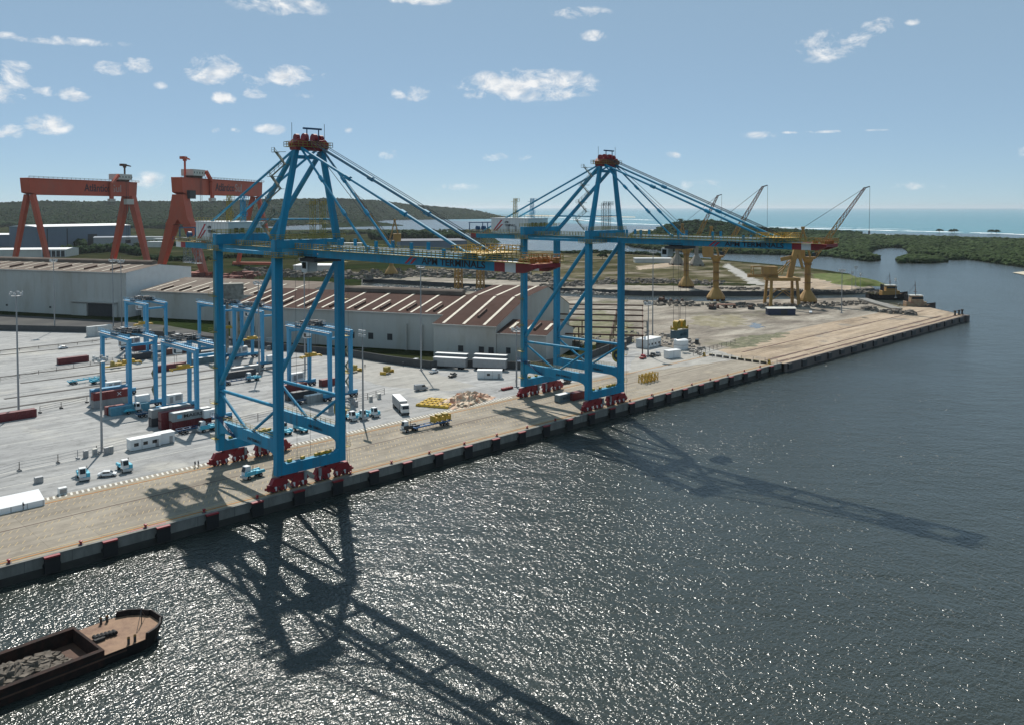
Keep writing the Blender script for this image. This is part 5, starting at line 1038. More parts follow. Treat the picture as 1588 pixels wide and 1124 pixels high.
# yellow bundles
rr = random.Random(8); A = G(646, 630); Bq = G(693, 634); Cq = G(668, 618.5); ux = (Bq - A) / 6; uy = (Cq - A) / 4 
ROW = ['front', 'second', 'third', 'back']; me0 = None
for r_ in range(4):
    for c_ in range(6):
        p = A + ux * (c_ + .4) + uy * (r_ + .4); o = thing('yellow_bundle', 'yellow wrapped bundle, %s from the lorry in the %s row' % (ORD[c_], ROW[r_]), 'bundle', p, math.atan2(ux.y, ux.x) + rr.uniform(-.12, .12), 'yellow bundles laid out in rows')
        if me0 is None:
            b = MB(); b.add([(-1.25, -.95, .05), (1.25, -.95, .05), (1.25, .95, .05), (-1.25, .95, .05), (-1.15, -.85, .75), (1.15, -.85, .75), (1.15, .85, .75), (-1.15, .85, .75), (-.6, -.45, .98), (.6, -.45, .98), (.6, .45, .98), (-.6, .45, .98)],
                            [(0, 1, 5, 4), (1, 2, 6, 5), (2, 3, 7, 6), (3, 0, 4, 7), (4, 5, 9, 8), (5, 6, 10, 9), (6, 7, 11, 10), (7, 4, 8, 11), (8, 9, 10, 11), (3, 2, 1, 0)]); w0 = b.build('wrap', BAG, o, bevel=.12); me0 = w0.data
            s0 = MB().b2(-.08, .08, -1.0, 1.0, .78, 1.02).build('strap', DARK, w0).data
        else:
            w0 = bpy.data.objects.new('wrap', me0); COL.objects.link(w0); w0.parent = o; md = w0.modifiers.new('edge', 'BEVEL'); md.width = .12; md.segments = 2
            s1_ = bpy.data.objects.new('strap', s0); COL.objects.link(s1_); s1_.parent = w0
# tarpaulin heap
p = G(722, 622); o = thing('tarpaulin_heap', 'crumpled cream and red tarpaulin heap beside the yellow bundles', 'tarpaulin', p, .2)
N = 26; vs = []; fs = []
for i in range(N):
    for j in range(N):
        u, v = i / (N - 1) * 2 - 1, j / (N - 1) * 2 - 1; k = max(0, 1 - (u * u) ** 1.5) * max(0, 1 - (v * v) ** 1.5); vs.append((u * 11 * (1 + .12 * rr.uniform(-1, 1)), v * 5.5 * (1 + .12 * rr.uniform(-1, 1)), .02 + k * (.8 + 2.3 * abs(math.sin(u * 4 + v * 3)) * rr.uniform(.5, 1.1))))
for i in range(N - 1):
    for j in range(N - 1): fs.append((i * N + j, (i + 1) * N + j, (i + 1) * N + j + 1, i * N + j + 1))
MB().add(vs, fs).build('sheet', TARP, o); 
# yellow upright frames on the apron
p = G(999, 595); o = thing('yellow_lattice_frame', 'yellow lattice frames standing together on the apron past the second crane', 'steel frame', p, .03)
for k in range(4):
    b = MB(); x = k * 2.4
    for y in (0, 2.6): b.beam((x, y, 0), (x + .3, y, 3.2), .22, .22).beam((x + 1.9, y, 0), (x + 2.1, y, 3.2), .22, .22).beam((x, y, .4), (x + 2.1, y, 3.0), .18, .18).beam((x + 2.0, y, .4), (x, y, 3.0), .18, .18)
    for xx in (x + .1, x + 2.0): b.beam((xx, 0, 3.0), (xx, 2.6, 3.0), .22, .22).beam((xx, 0, .3), (xx, 2.6, .3), .22, .22).beam((xx, 0, .3), (xx, 2.6, 3.0), .16, .16)
    b.build('frame', YEL, o)
# spreader bars stored on the landward side of the cranes
for i, (px, py, lab) in enumerate(((404, 680, 'yellow spreader stored behind the first crane portal beam'), (833, 596, 'yellow spreader stored behind the second crane landward leg'), (180, 570, 'yellow spreader lying beside the front yard crane'), (600, 579, 'small yellow equipment trolley on the pale paving'), (548, 577, 'flat yellow cart near the mast right of the first crane'))):
    p = G(px, py); o = thing('stored_spreader', lab, 'spreader', p, [0, 0, 0, .4, .1][i]); s = 1.0 if i < 3 else .55; b = MB(); b.b2(-6 * s, 6 * s, -.5, .5, .5, 1.0)
    for x in (-5.9 * s, 5.6 * s): b.b2(x, x + .35, -1.3, 1.3, .0, 1.2)
    b.build('beam', YEL, o); MB().b2(-2 * s, 2 * s, -1.1, 1.1, 1.0, 1.9).build('headblock', YELD, o)
    for x in (-1.4 * s, 1.4 * s): MB().tube((x, -1, 2.3), (x, 1, 2.3), .6, 10).build('sheave', YELD, o)
b = MB() 
for i, (px, py) in enumerate(((790, 603), (783, 604.5))):
    p = G(px, py); o = thing('red_valve_trolley', ['red wheeled gear beside the second crane bogies', 'small red hose end left of the red wheeled gear'][i], 'trolley', p); b = MB(); b.b2(-1.4 if i == 0 else -.8, 1.4, -.4, .4, .3, .8)
    for x in (-1.1, 0, 1.1): b.tube((x, -.6, .5), (x, .6, .5), .45, 10)
    b.build('body', RED, o); MB().tube((-3, .3, .15), (-1.2, .1, .3), .12, 6).build('hose', DARK, o)
# ---------------------------------------------------------------- people
def person(label, p, rz, top=VEST, stride=.18):
    o = thing('person', label, 'person', p, rz)
    def skin(name, vs, es, rad, m, par):
        me = bpy.data.meshes.new(name); me.from_pydata(vs, es, []); me.materials.append(m); q = bpy.data.objects.new(name, me); COL.objects.link(q); q.parent = par
        md = q.modifiers.new('skin', 'SKIN')
        for i, r in enumerate(rad): me.skin_vertices[0].data[i].radius = (r, r) if not isinstance(r, tuple) else r
        me.skin_vertices[0].data[0].use_root = True; s2 = q.modifiers.new('sub', 'SUBSURF'); s2.levels = 1; s2.render_levels = 1; return q
    s = stride
    vs = [(0, 0, .95), (0, 0, 1.2), (0, 0, 1.42), (0, 0, 1.52), (0, .02, 1.68), (0, .2, 1.42), (.05, .27, 1.15), (.12, .25, .92), (0, -.2, 1.42), (-.03, -.27, 1.15), (.05, -.26, .92), (s * .5, .1, .52), (s, .11, .08), (s + .14, .11, .05), (-s * .4, -.1, .52), (-s, -.11, .08), (-s + .14, -.11, .05)]
    es = [(0, 1), (1, 2), (2, 3), (3, 4), (2, 5), (5, 6), (6, 7), (2, 8), (8, 9), (9, 10), (0, 11), (11, 12), (12, 13), (0, 14), (14, 15), (15, 16)]
    skin('body', vs, es, [(.15, .12), (.15, .11), (.15, .1), .06, (.085, .1), .07, .05, .04, .07, .05, .04, .085, .05, .04, .085, .05, .04], top, o)
    MB().lathe([(0, 1.74), (.135, 1.72), (.125, 1.80), (.06, 1.86), (0, 1.87)], n=10).build('helmet', WHITE, o); MB().lathe([(.0, 1.58), (.075, 1.6), (.095, 1.68), (.09, 1.72), (0, 1.73)], (.02, 0, 0), 10).build('face', SKIN, o)
    return o
for lab, px, py in (('person in dark clothes standing by the first crane rail, left of the pair', 302.5, 724.5), ('person in dark clothes standing by the first crane rail, right of the pair', 307.5, 723.5), ('lone person walking by the landside rail near the white tent', 36, 790), ('person beside the trolley on the pale paving', 566, 571), ('person near the mast by the trailers', 625, 568), ('person under the second crane near the bogies', 863, 600), ('person in the shade right of the second crane', 1013, 618), ('person beside the landside leg of the second crane', 800, 595)):
    person(lab, G(px, py), rr.uniform(0, 6))
# ---------------------------------------------------------------- quay furniture
for i in range(30):
    x = 13.5 + i * 10.65
    o = thing('quay_fender', '%s dark fender on the quay face counted from the barge' % ORD[i], 'fender', (x, 169.7, 0), 0, 'fenders along the quay face'); MB().b2(-1.4, 1.4, -.75, -.45, -3.0, -.1).build('pad', BLACK, o, bevel=.05)
    MB().b2(-1.4, 1.4, -.9, .0, -.09, .2).build('cap', RED, o); b = MB()
    for xx in (-1.0, 1.0): b.tube((xx, -.45, -1.6), (xx, -.02, -1.6), .6, 10)
    b.build('rubber_cone', BLACK, o); b = MB(); b.tube((-1.5, -.6, -.1), (-1.3, -.05, .2), .05, 4).tube((1.5, -.6, -.1), (1.3, -.05, .2), .05, 4); b.build('chain', DARK, o)
for i in range(24):
    x = 26 + i * 12.6
    if abs(x - 103.8) < 10 or abs(x - 215.8) < 10: continue
    o = thing('mooring_bollard', '%s small red mooring bollard along the quay edge from the barge end' % ORD[i], 'bollard', (x, 171.0, .22), 0, 'bollards on the quay edge'); MB().lathe([(.35, 0), (.28, .1), (.2, .4), (.36, .55), (.4, .7), (.2, .8), (0, .82)], n=12).build('post', RED, o, smooth=True); MB().lathe([(.5, -.02), (.5, .06), (.35, .08)], n=12).build('base', DARK, o)
for i in range(8):
    x = 322 - i * .0; y = 175 + i * 3.6; o = thing('concrete_barrier', '%s dark barrier block from the water across the end of the apron' % ORD[i], 'barrier', (326, y, 0), R(90), 'barriers across the apron end'); MB().prism([(-.4, 0), (.4, 0), (.15, .9), (-.15, .9)], 'x', -1.3, 1.3).build('block', mat('dark_barrier', (.06, .05, .04), .9), o); MB().prism([(-.16, .91), (.16, .91), (.14, 1.0), (-.14, 1.0)], 'x', -1.3, 1.3).build('painted_top', YELD, o)
for i, (x, y) in enumerate(((327, 173.0), (323, 202.4), (40, 203.4))):
    o = thing('rail_end_stop', ['yellow end stop of the waterside crane rail', 'yellow end stop of the landside crane rail', 'small yellow post by the landside rail near the tent'][i], 'end stop', (x, y, 0)); MB().prism([(-.8, 0), (.8, 0), (.4, 1.8), (-.1, 1.8)], 'y', -.4, .4).build('frame', YEL, o); MB().tube((-.9, 0, 1.2), (-.2, 0, 1.2), .25, 8).build('pad', BLACK, o)
# fences
def fence(label, pts, h=2.4, step=3.0, m=GREY, heavy=False):
    o = thing('yard_fence', label, 'fence', (0, 0, 0)); pts = [Vector((p[0], p[1], 0)) for p in pts]
    for p, q in zip(pts[:-1], pts[1:]):
        L = (q - p).length; n = max(1, int(L / step)); 
        for k in (.35, .68, .98): MB().beam(p + Vector((0, 0, h * k)), q + Vector((0, 0, h * k)), .09, .09).build('wire_rail', m, o)
        for i in range(n + 1):
            a = p.lerp(q, i / n); b = MB().beam(a, a + Vector((0, 0, h)), .14, .14)
            if heavy: d = (q - p).normalized(); b.box((a.x, a.y, .2), (1.4, .5, .4), math.atan2(d.y, d.x) + 1.57)
            b.build('post', m, o)
    return o
gf = lambda *a: [tuple(G(*p)[:2]) for p in a]
fence('long mesh fence on weighted feet behind the white tent and tractors', gf((-10, 742), (30, 730), (90, 718), (150, 704), (200, 691)), 2.4, 5, GREY, True)
fence('fence beside the lone maroon container and tall mast', gf((62, 640), (95, 633), (135, 624)), 2.2, 5, DARK, True)
fence('fence along the runway in the middle of the open paving', gf((0, 592), (60, 580), (140, 566), (175, 560)), 1.6, 6, DARK)
fence('fence along the far runway near the warehouse', gf((0, 548), (60, 541), (120, 535), (165, 528)), 1.4, 6, DARK)
fence('fence between the first crane legs', gf((345, 664), (400, 651), (432, 644)), 2.2, 5, DARK)
fence('low railing right of the first crane beside the tractors', gf((535, 625), (570, 618), (596, 610)), 2.0, 4, DARK)
fence('fence at the head of the old quay', gf((1075, 552), (1112, 541), (1140, 533)), 2.0, 4, DARK); fence('wire fence along the corner of the sandy quay', gf((1090, 553), (1150, 558), (1205, 564)), 2.0, 4, GREY)
for i, (px, py) in enumerate(((133, 709), (147, 706), (165, 704), (172, 702), (552, 630), (575, 622), (548, 627), (588, 618))):
    o = thing('cabinet', '%s small grey cabinet standing around the yard mast feet, from the left' % ORD[i], 'cabinet', G(px, py), 0, 'cabinets by the masts'); MB().b2(-.6, .6, -.4, .4, .0, 1.9).build('case', CREAM if i % 2 else GREY, o, bevel=.03); MB().b2(-.5, .5, -.43, -.4, .2, 1.7).build('door', GREY, o)
for i, (px, py) in enumerate(((97, 765), (60, 748))):
    o = thing('cabinet', ['small white cabinet beside the tent end', 'grey generator box behind the tent'][i], 'cabinet', G(px, py)); MB().b2(-.9, .9, -.6, .6, 0, 1.5).build('case', WHITE if i == 0 else GREY, o, bevel=.03); MB().b2(-.7, .7, -.63, -.6, .2, 1.2).build('door', GREY, o)
# ---------------------------------------------------------------- shipyard gantries
def goliath(A, B, label, rigid_left, txt_at):
    A = Vector((A[0], A[1], 0)); B = Vector((B[0], B[1], 0)); d = B - A; L = d.length; o = thing('goliath_gantry', label, 'gantry crane', A, math.atan2(d.y, d.x), 'orange shipyard gantries')
    zb, zt, w = 78.4, 94.7, 11.0
    g = MB().prism([(0, zb + 2), (-1.5, zt), (L + 1.5, zt), (L, zb + 1), (L - 8, zb), (8, zb)], 'y', -w / 2, w / 2).build('girder', ORANGE, o, bevel=.3)
    MB().b2(-3, L + 3, -w / 2 - 1.2, -w / 2 - .05, zt - .4, zt - .1).build('walkway', ORANGE, g); b = MB(); b.rail([(-3, -w / 2 - 1.2, zt), (L + 3, -w / 2 - 1.2, zt)], 1.6, 6, .25); b.build('railing', RUST, g)
    xr, xp = (6, L - 5) if rigid_left else (L - 6, 5)
    # rigid leg: one stem that forks
    b = MB()
    if rigid_left:
        b.prism([(-5.4, zb), (5.4, zb), (9.5, 56), (13, 50), (3.5, 50), (0, 55), (-3.5, 50), (-13, 50), (-9.5, 56)], 'x', xr - 6, xr + 6)
        for s in (-1, 1): b.beam((xr, s * 8.2, 50.5), (xr, s * 23, 4), 11, 8, 6, 5)
    else:
        for s in (-1, 1): b.beam((xr, s * 3.5, zb), (xr, s * 23, 4), 8, 6.5, 5, 5)
    b.b2(xr - 3.6, xr + 3.6, -29, 29, 1.2, 4.5); b.build('rigid_leg', ORANGE, o)
    for s in (-1, 1): MB().beam((xp, s * 3, zb - .1), (xp, s * 22, 4), 4.5, 4.5, 3.6, 3.6).build('hinged_leg', ORANGE, o)
    MB().b2(xp - 2, xp + 2, -28, 28, 1.2, 4).build('foot_beam', ORANGE, o)
    for x in (xr, xp):
        for s in (-1, 1):
            for k in range(5): MB().b2(x - 1, x + 1, s * 23 - 5 + k * 2.4, s * 23 - 3.4 + k * 2.4, 0, 1.19).build('bogie', DARK, o)
    xt = L * .18 if rigid_left else L * .88; b = MB(); b.b2(xt - 12, xt + 10, -6.5, 6.5, zt + 2.2, zt + 8.4); h = b.build('trolley_house', CREAM, o, bevel=.1)
    for k in range(5): MB().b2(xt - 11 + k * 5, xt - 9.6 + k * 5, -6.6, -6.5, zt + 4.4, zt + 6).build('house_window', GLASS, h)
    MB().b2(xt - 8, xt + 6, -6, 6, zt + .1, zt + 2.2).build('trolley_frame', RUST, o)
    xa = xt + 10 if rigid_left else xt - 14; s = 1 if rigid_left else -1
    MB().beam((xa, -w / 2 - 2, zt + 7), (xa + s * 11, -w / 2 - 2, zt - 3), 3, 2.6).build('trolley_arm', ORANGE, o); MB().b2(min(xa + s * 9, xa + s * 14), max(xa + s * 9, xa + s * 14), -w / 2 - 3, -w / 2 - 1, zb - 3, zt - 2).build('trolley_hanger', ORANGE, o); MB().b2(min(xa + s * 7, xa + s * 16), max(xa + s * 7, xa + s * 16), -w / 2 - 3.6, -w / 2 - .4, zb - 6, zb - 3).build('lower_trolley', CREAM, o)
    xc = xt - 16 if rigid_left else xt + 6; p = MB(); p.tube((xc, 0, zt), (xc, 0, zt + 16), 1.0, 10).tube((xc, 0, zt + 16), (xc, 0, zt + 18.6), 1.9, 10); p.beam((xc - 5, -2, zt + 19.2), (xc + 14, 3, zt + 18.2), 2.2, 2.0, 1.2, 1.0); p.b2(xc - 6, xc + 1, -2, 2, zt + 17.6, zt + 20.2); p.build('service_crane', RUST if not rigid_left else ORANGE, o)
    b = MB(); b.b2(xr - 4.5 + 6, xr + 6.5 + 6, -w / 2 - 3, -w / 2 - .05, zb - 4, zb + 4) if rigid_left else b.b2(xr - 16, xr - 4, -w / 2 - 4, -w / 2 - .05, zb - 9, zb - 3); b.build('hook_block_house', DARK if rigid_left else CREAM, o)
    b = MB()
    for k in (-1.5, 1.5): b.tube((xt + k, -w / 2 - 2, zt), (xt + k, -w / 2 - 2, 30), .22, 5)
    b.box((xt, -w / 2 - 2, 28), (5, 3, 4)); b.build('hoist_rope', CABLE, o)
    text('lettering', 'Atl\u00e2ntico', o, (txt_at, -w / 2 - .12, zb + 4.6), (1, 0, 0), (0, 0, 1), 40, INKD, 8.2, depth=.2); text('lettering', 'Sul', o, (txt_at + 41, -w / 2 - .12, zb + 4.6), (1, 0, 0), (0, 0, 1), 15, mat('faded_white_lettering', (.45, .30, .27), .7), 8.2, depth=.2)
    return o
goliath((249, 913), (381, 993), 'orange shipyard gantry at the left with its machinery house on the right end', False, 72)
goliath((345, 793), (481, 891), 'orange shipyard gantry nearer the first crane with its machinery house on the left end', True, 62)
# ---------------------------------------------------------------- yellow dock cranes
def jib_crane(label, base, h, tip, cone=True, grp='yellow dock jib cranes'):
    """tip given relative to the crane base (world axes)"""
    o = thing('dock_jib_crane', label, 'jib crane', base, 0, grp); a = math.atan2(tip[1], tip[0]); d = Vector((math.cos(a), math.sin(a), 0)); n = Vector((-d.y, d.x, 0)); Z = Vector((0, 0, 1))
    if cone: b = MB().lathe([(6.6, 1.4), (6.6, 2.4), (6.0, 3.6), (3.4, 7.4), (2.4, 8.8), (2.2, 9.2)], n=14); b.build('conical_base', OCHRE, o)
    for k in range(8): q = k * .785; MB().box((5.6 * math.cos(q), 5.6 * math.sin(q), .7), (2.2, 1.4, 1.4), q + 1.57).build('bogie', RUST, o)
    b = MB().lathe([(2.1, 9.0), (2.1, h - 4), (2.6, h - 3.6), (2.6, h - 3), (2.3, h - 2.6), (3.6, h), (3.6, h + .6)], n=14); b.build('column', OCHRE, o, smooth=True)
    for z in (14, 20, h - 3): MB().lathe([(2.2, z), (3.4, z), (3.4, z + .15), (2.2, z + .15)], n=14).build('ring_platform', RUST, o)
    P = lambda f, s, z: d * f + n * s + Z * z
    b = MB(); b.add([P(f, s, z) for z in (h + .6, h + 2.0) for f, s in ((-9, -3), (5, -3), (5, 3), (-9, 3))], [(0, 3, 2, 1), (4, 5, 6, 7), (0, 1, 5, 4), (1, 2, 6, 5), (2, 3, 7, 6), (3, 0, 4, 7)]); b.build('slewing_platform', OCHRE, o)
    b = MB(); b.add([P(f, s, z) for z in (h + 2.0, h + 8.5) for f, s in ((-9.5, -3), (-2.0, -3), (-2.0, 3), (-9.5, 3))], [(0, 3, 2, 1), (4, 5, 6, 7), (0, 1, 5, 4), (1, 2, 6, 5), (2, 3, 7, 6), (3, 0, 4, 7)]); hs = b.build('winch_house', OCHRE, o)
    b = MB(); b.add([P(f, s, z) for z in (h + 2.4, h + 5.0) for f, s in ((3, -4.6), (5.4, -4.6), (5.4, -2.9), (3, -2.9))], [(0, 3, 2, 1), (4, 5, 6, 7), (0, 1, 5, 4), (1, 2, 6, 5), (2, 3, 7, 6), (3, 0, 4, 7)]); b.build('cabin', GLASS, o)
    T = Vector(tip); top = P(-3.5, 0, h + 22)
    b = MB()
    for s in (-2, 2): b.beam(P(-8, s, h + 2), top, .8, .8).beam(P(1.5, s, h + 2), top, .8, .8)
    for k in (.3, .55, .8): b.beam(P(-8, 0, h + 2).lerp(top, k), P(1.5, 0, h + 2).lerp(top, k), .4, .4)
    b.rail([P(-5.5, -2.4, h + 15), P(-1, -2.4, h + 15)], 1.2, 1.2, .15); b.box(tuple(top), (2.4, 2.4, 1.6), a)
    b.build('a_frame', OCHRE, o); J0 = P(4.2, 0, h + 2.2); mid = J0.lerp(T, .55)
    MB().lattice(J0, mid, 2.8, 2.8, .6, 8, .38).build('jib', OCHRE, o); MB().lattice(mid, T, 2.6, 1.2, .45, 7, .32).build('jib_head', mat('faded_red_steel', (.20, .075, .045), .8, var=.2), o)
    b = MB(); b.tube(top, T, .14, 5).tube(top + n * .8, T + n * .3, .14, 5); b.build('luffing_rope', CABLE, o); e = T + d * 3.2 + Z * 1.0; b = MB(); b.beam(T, e, .7, .7); b.build('jib_nose', DARK, o); b = MB(); b.tube(e, e - Z * 30, .12, 4); b.box(tuple(e - Z * 31), (1.2, .8, 2.4)); b.build('hook_rope', CABLE, o)
    return o
def tipfor(base, px, py, r):
    """tip on the sight line at horizontal reach r from the base"""
    dd = raydir(px, py); dd = dd / math.hypot(dd.x, dd.y); t = (base.x - CAM_X) * dd.x + (base.y - CAM_Y) * dd.y
    return Vector((CAM_X + dd.x * t - base.x, CAM_Y + dd.y * t - base.y, CAM_H + dd.z * t))
for lab, bx_, by_, tx, ty_, h in (('ochre jib crane, middle of the three behind the second boom', 1110, 466, 1183, 290, 30), ('ochre jib crane at the right end of the second boom, jib highest over the mangrove', 1252, 470, 1341, 292, 30), ('ochre jib crane farthest left of the three behind the second boom', 1064, 446, 1113, 304, 30), ('ochre jib crane behind the first boom with a raised thin jib', 607, 427, 549, 300, 32)):
    bs = G(bx_, by_); jib_crane(lab, bs, h, tipfor(bs, tx, ty_, 0))
for i, (px, py) in enumerate(((1050, 411), (1080, 412))):
    o = thing('far_gantry_foot', ['left conical crane foot on the far channel bank', 'right conical crane foot on the far channel bank'][i], 'crane foot', G(px, py)); MB().lathe([(9, 0), (8.4, 2), (4.0, 9), (2.2, 12), (2.2, 24), (3.4, 25)], n=12).build('cone', mat('grey_brown_steel', (.24, .21, .17), .8, var=.2), o)
    for k in range(6): MB().box((8 * math.cos(k * 1.05), 8 * math.sin(k * 1.05), .8), (3, 2, 1.6), k * 1.05).build('bogie', RUST, o)
# ochre portal luffing crane
p = G(1212, 474); o = thing('portal_crane', 'ochre four legged portal crane with a folded jib on the old yard', 'portal crane', p, R(-45))
for x in (-9.5, 9.5):
    for y in (-7, 7): MB().beam((x, y, 0), (x * .9, y * .75, 17), 1.8, 1.8, 1.5, 1.5).build('leg', OCHRE, o)
b = MB(); b.b2(-10.5, 10.5, -6.4, 6.4, 17, 19); b.build('portal_deck', OCHRE, o); b = MB()
for y in (-6.2, 6.2): b.beam((-9, y, 4), (0, y, 11), .5, .5).beam((9, y, 4), (0, y, 11), .5, .5).beam((-9.3, y, 11), (9.3, y, 11), .6, .6)
b.build('brace', OCHRE, o); MB().b2(-23, -3, -1.6, 1.6, 19.0, 21.2).build('tail_beam', OCHRE, o); MB().b2(-13, -4, -3.4, 3.4, 21.2, 26.5).build('engine_house', OCHRE, o)
b = MB(); b.rail([(-20, -3, 21.2), (-20, 3, 21.2)], 5.2, 6, .4); b.beam((-20, -3, 26.3), (-13, -3, 26.3), .4, .4).beam((-20, 3, 26.3), (-13, 3, 26.3), .4, .4); b.build('tail_frame', OCHRE, o)
MB().beam((5, 0, 19), (9.5, 0, 39), 3.6, 3.0, 3, 2.4).build('luffing_tower', OCHRE, o); b = MB(); b.beam((-4, -2.4, 21), (7, -2.4, 31), .6, .6).beam((-4, 2.4, 21), (7, 2.4, 31), .6, .6).beam((-1, -2.4, 21), (3, -2.4, 31), .5, .5).beam((-1, 0, 31), (9, 0, 33), .6, 2.6); b.build('back_strut', OCHRE, o); MB().beam((10, 0, 39), (14, 0, 25), 2.2, 2.0, 1.4, 1.4).build('folded_jib', OCHRE, o)
for i, (px, py) in enumerate(((711, 449), (745, 449))):
    o = thing('dock_crane_tower', ['left ochre lattice tower under the lettering of the first boom', 'right ochre lattice tower under the lettering of the first boom'][i], 'tower', G(px, py)); MB().lattice((0, 0, 0), (0, 0, 26), 4.4, 3.6, .8, 5).build('mast', OCHRE, o); MB().b2(-3, 3, -3, 3, 26, 28).build('head', OCHRE, o)
# junk and rubble around the dry basin
def litter(name, px, py, n, seed, smin, smax, m, label, spread=2.2):
    rg = random.Random(seed); b = MB()
    for i in range(n):
        k = rg.random(); j = int(k * (len(px) - 1)); u = k * (len(px) - 1) - j; c = G(px[j] + (px[j + 1] - px[j]) * u + rg.uniform(-3, 3), py[j] + (py[j + 1] - py[j]) * u + rg.uniform(-spread, spread)); s = rg.uniform(smin, smax) * (1.6 if rg.random() < .08 else 1)
        h = s * rg.uniform(.3, .9); vs = []; rz = rg.uniform(0, 3.1); sl = rg.uniform(.6, 2.2)
        for (a, q, z) in ((-1, -1, -.1), (1, -1, -.1), (1, 1, -.1), (-1, 1, -.1), (-.8, -.7, 1), (.7, -.8, 1), (.8, .7, .8), (-.7, .8, .9)):
            x_, y_2 = a * s * sl * .5 * rg.uniform(.8, 1.1), q * s * .5 * rg.uniform(.8, 1.1); vs.append((c.x + x_ * math.cos(rz) - y_2 * math.sin(rz), c.y + x_ * math.sin(rz) + y_2 * math.cos(rz), z * h))
        b.add(vs, [(0, 3, 2, 1), (4, 5, 6, 7), (0, 1, 5, 4), (1, 2, 6, 5), (2, 3, 7, 6), (3, 0, 4, 7)])
    return b.build(name, m, kind='stuff', label=label, category='scrap')
litter('scrap_litter', [1000, 1080, 1180, 1260, 1345], [471, 473, 475, 474, 470], 420, 31, .5, 2.2, DEBRIS, 'dark scrap scattered along the near edge of the basin', 3.2)
litter('scrap_litter', [840, 900, 960, 1040, 1120], [446, 441, 437, 437, 440], 700, 32, .7, 2.6, DEBRIS, 'dark rubble heaps along the far bank of the basin', 3.0)
litter('scrap_litter', [560, 640, 720, 800, 860], [428, 424, 426, 430, 434], 800, 33, .9, 3.2, DEBRIS, 'mixed scrap on the bank behind the first boom', 6)
litter('scrap_litter', [380, 440, 500, 560], [421, 425, 424, 430], 420, 34, 1.0, 3.6, DEBRIS, 'rusty scrap beneath the orange gantry leg', 6)
litter('scrap_litter', [1100, 1200, 1300, 1380], [447, 450, 452, 455], 260, 35, .6, 2.2, DEBRIS, 'scrap along the far quay strip', 1.6)
litter('scrap_litter', [300, 340, 400], [430, 432, 428], 80, 36, 2, 6, mat('rust_red_plates', (.16, .05, .035), .9, var=.3), 'rust red plates at the foot of the orange gantry', 4)
litter('stone_litter', [850, 900, 1000, 1060, 1090], [541, 530, 522, 530, 546], 260, 37, .4, 1.4, RUBBLE, 'pale stones on the rough ground behind the second crane', 9)
litter('rubble_bank', [575, 640, 720, 800, 860, 960], [447, 448, 450, 452, 453, 458], 420, 38, .8, 2.2, RUBBLE, 'pale rubble along the basin edge behind the warehouse', .9)
litter('scrap_litter', [215, 270, 330, 420], [520, 523, 529, 541], 120, 39, 1.0, 3.2, mat('mixed_pallets', (.20, .20, .20), .8, var=.6, scale=.4), 'mixed equipment along the grey wall behind the yard cranes', 2)
litter('quay_stones', [1340, 1370, 1400, 1418], [478, 484, 486, 487], 90, 40, 1.0, 2.6, DEBRIS, 'dark rocks at the water beside the old ramp', 2)
for lab, px, py, rz, col, L_ in (('long dark blue shelter with a pale roof on the old yard', 1191, 489, R(-44), 'dark', 17),):
    p = G(px, py); o = thing('works_shelter', lab, 'shelter', p, rz); MB().b2(0, L_, 0, 5, 0, 4.0).build('wall', mat('navy_cladding', (.025, .035, .075), .6), o); MB().prism([(-.6, 4.02), (2.5, 4.9), (5.6, 4.02)], 'x', -.5, L_ + .5).build('roof', CREAM, o); MB().b2(8, 12, -.08, .02, .2, 3).build('opening', DARK, o)
p = G(1126, 478); o = thing('red_trestle', 'low red-brown trestle table of steel near the middle jib crane', 'trestle', p, R(-45)); MB().b2(-6, 6, -1.6, 1.6, 2.0, 2.6).build('top', mat('salmon_steel', (.30, .16, .11), .8), o)
for x in (-5.5, 0, 5.5): MB().prism([(x - 1, 0), (x + 1, 0), (x + .4, 2), (x - .4, 2)], 'y', -1.4, 1.4).build('trestle_leg', RUST, o)
for i, (px, py, s) in enumerate(((1028, 470, 5), (1041, 468, 2.4), (1050, 471, 3.2), (1058, 467, 2), (1105, 480, 4.0), (1165, 480, 3.4))):
    o = thing('scrap_drum', '%s dark machine hulk from the left on the old yard before the basin' % ORD[i], 'machine hulk', G(px, py)); MB().b2(-s * .6, s * .6, -s * .4, s * .4, 0, s * .5).build('body', DARK, o, bevel=.1); MB().tube((-s * .35, -s * .4, s * .5), (-s * .35, s * .3, s * .55), s * .28, 12).tube((s * .2, 0, s * .4), (s * .2, 0, s * .95), s * .12, 8).build('drum', RUST, o)
o = thing('boat_ramp', 'grey sloping ramp reaching out by the basin mouth', 'ramp', (0, 0, 0)); pa, pb = G(1337, 465, .4), G(1392, 480, .4); d = (pb - pa).normalized(); n = Vector((-d.y, d.x, 0)) * 3.2
MB().add([pa - n, pb - n, pb + n, pa + n, pa - n + Vector((0, 0, 1.2)), pb - n + Vector((0, 0, .6)), pb + n + Vector((0, 0, .6)), pa + n + Vector((0, 0, 1.2))], [(0, 3, 2, 1), (4, 5, 6, 7), (0, 1, 5, 4), (1, 2, 6, 5), (2, 3, 7, 6), (3, 0, 4, 7)]).build('deck', CONC, o)
b = MB()
for k in range(9): c = pa.lerp(pb, (k + .5) / 9); b.b2(c.x - .4, c.x + .4, c.y - .4, c.y + .4, -5, .6)
b.build('pile', DARK, o)
for i, (px, py) in enumerate(((1481, 490), (1487, 489), (1492, 488))):
    o = thing('pier_bollard', '%s dark mooring post at the tip of the old pier' % ORD[i], 'bollard', G(px, py)); MB().lathe([(.8, 0), (.6, .3), (.5, 2.2), (.9, 2.6), (.8, 3.2), (0, 3.3)], n=10).build('post', DARK, o); MB().lathe([(1.2, -.01), (1.2, .2), (.8, .25)], n=10).build('base', RUST, o)
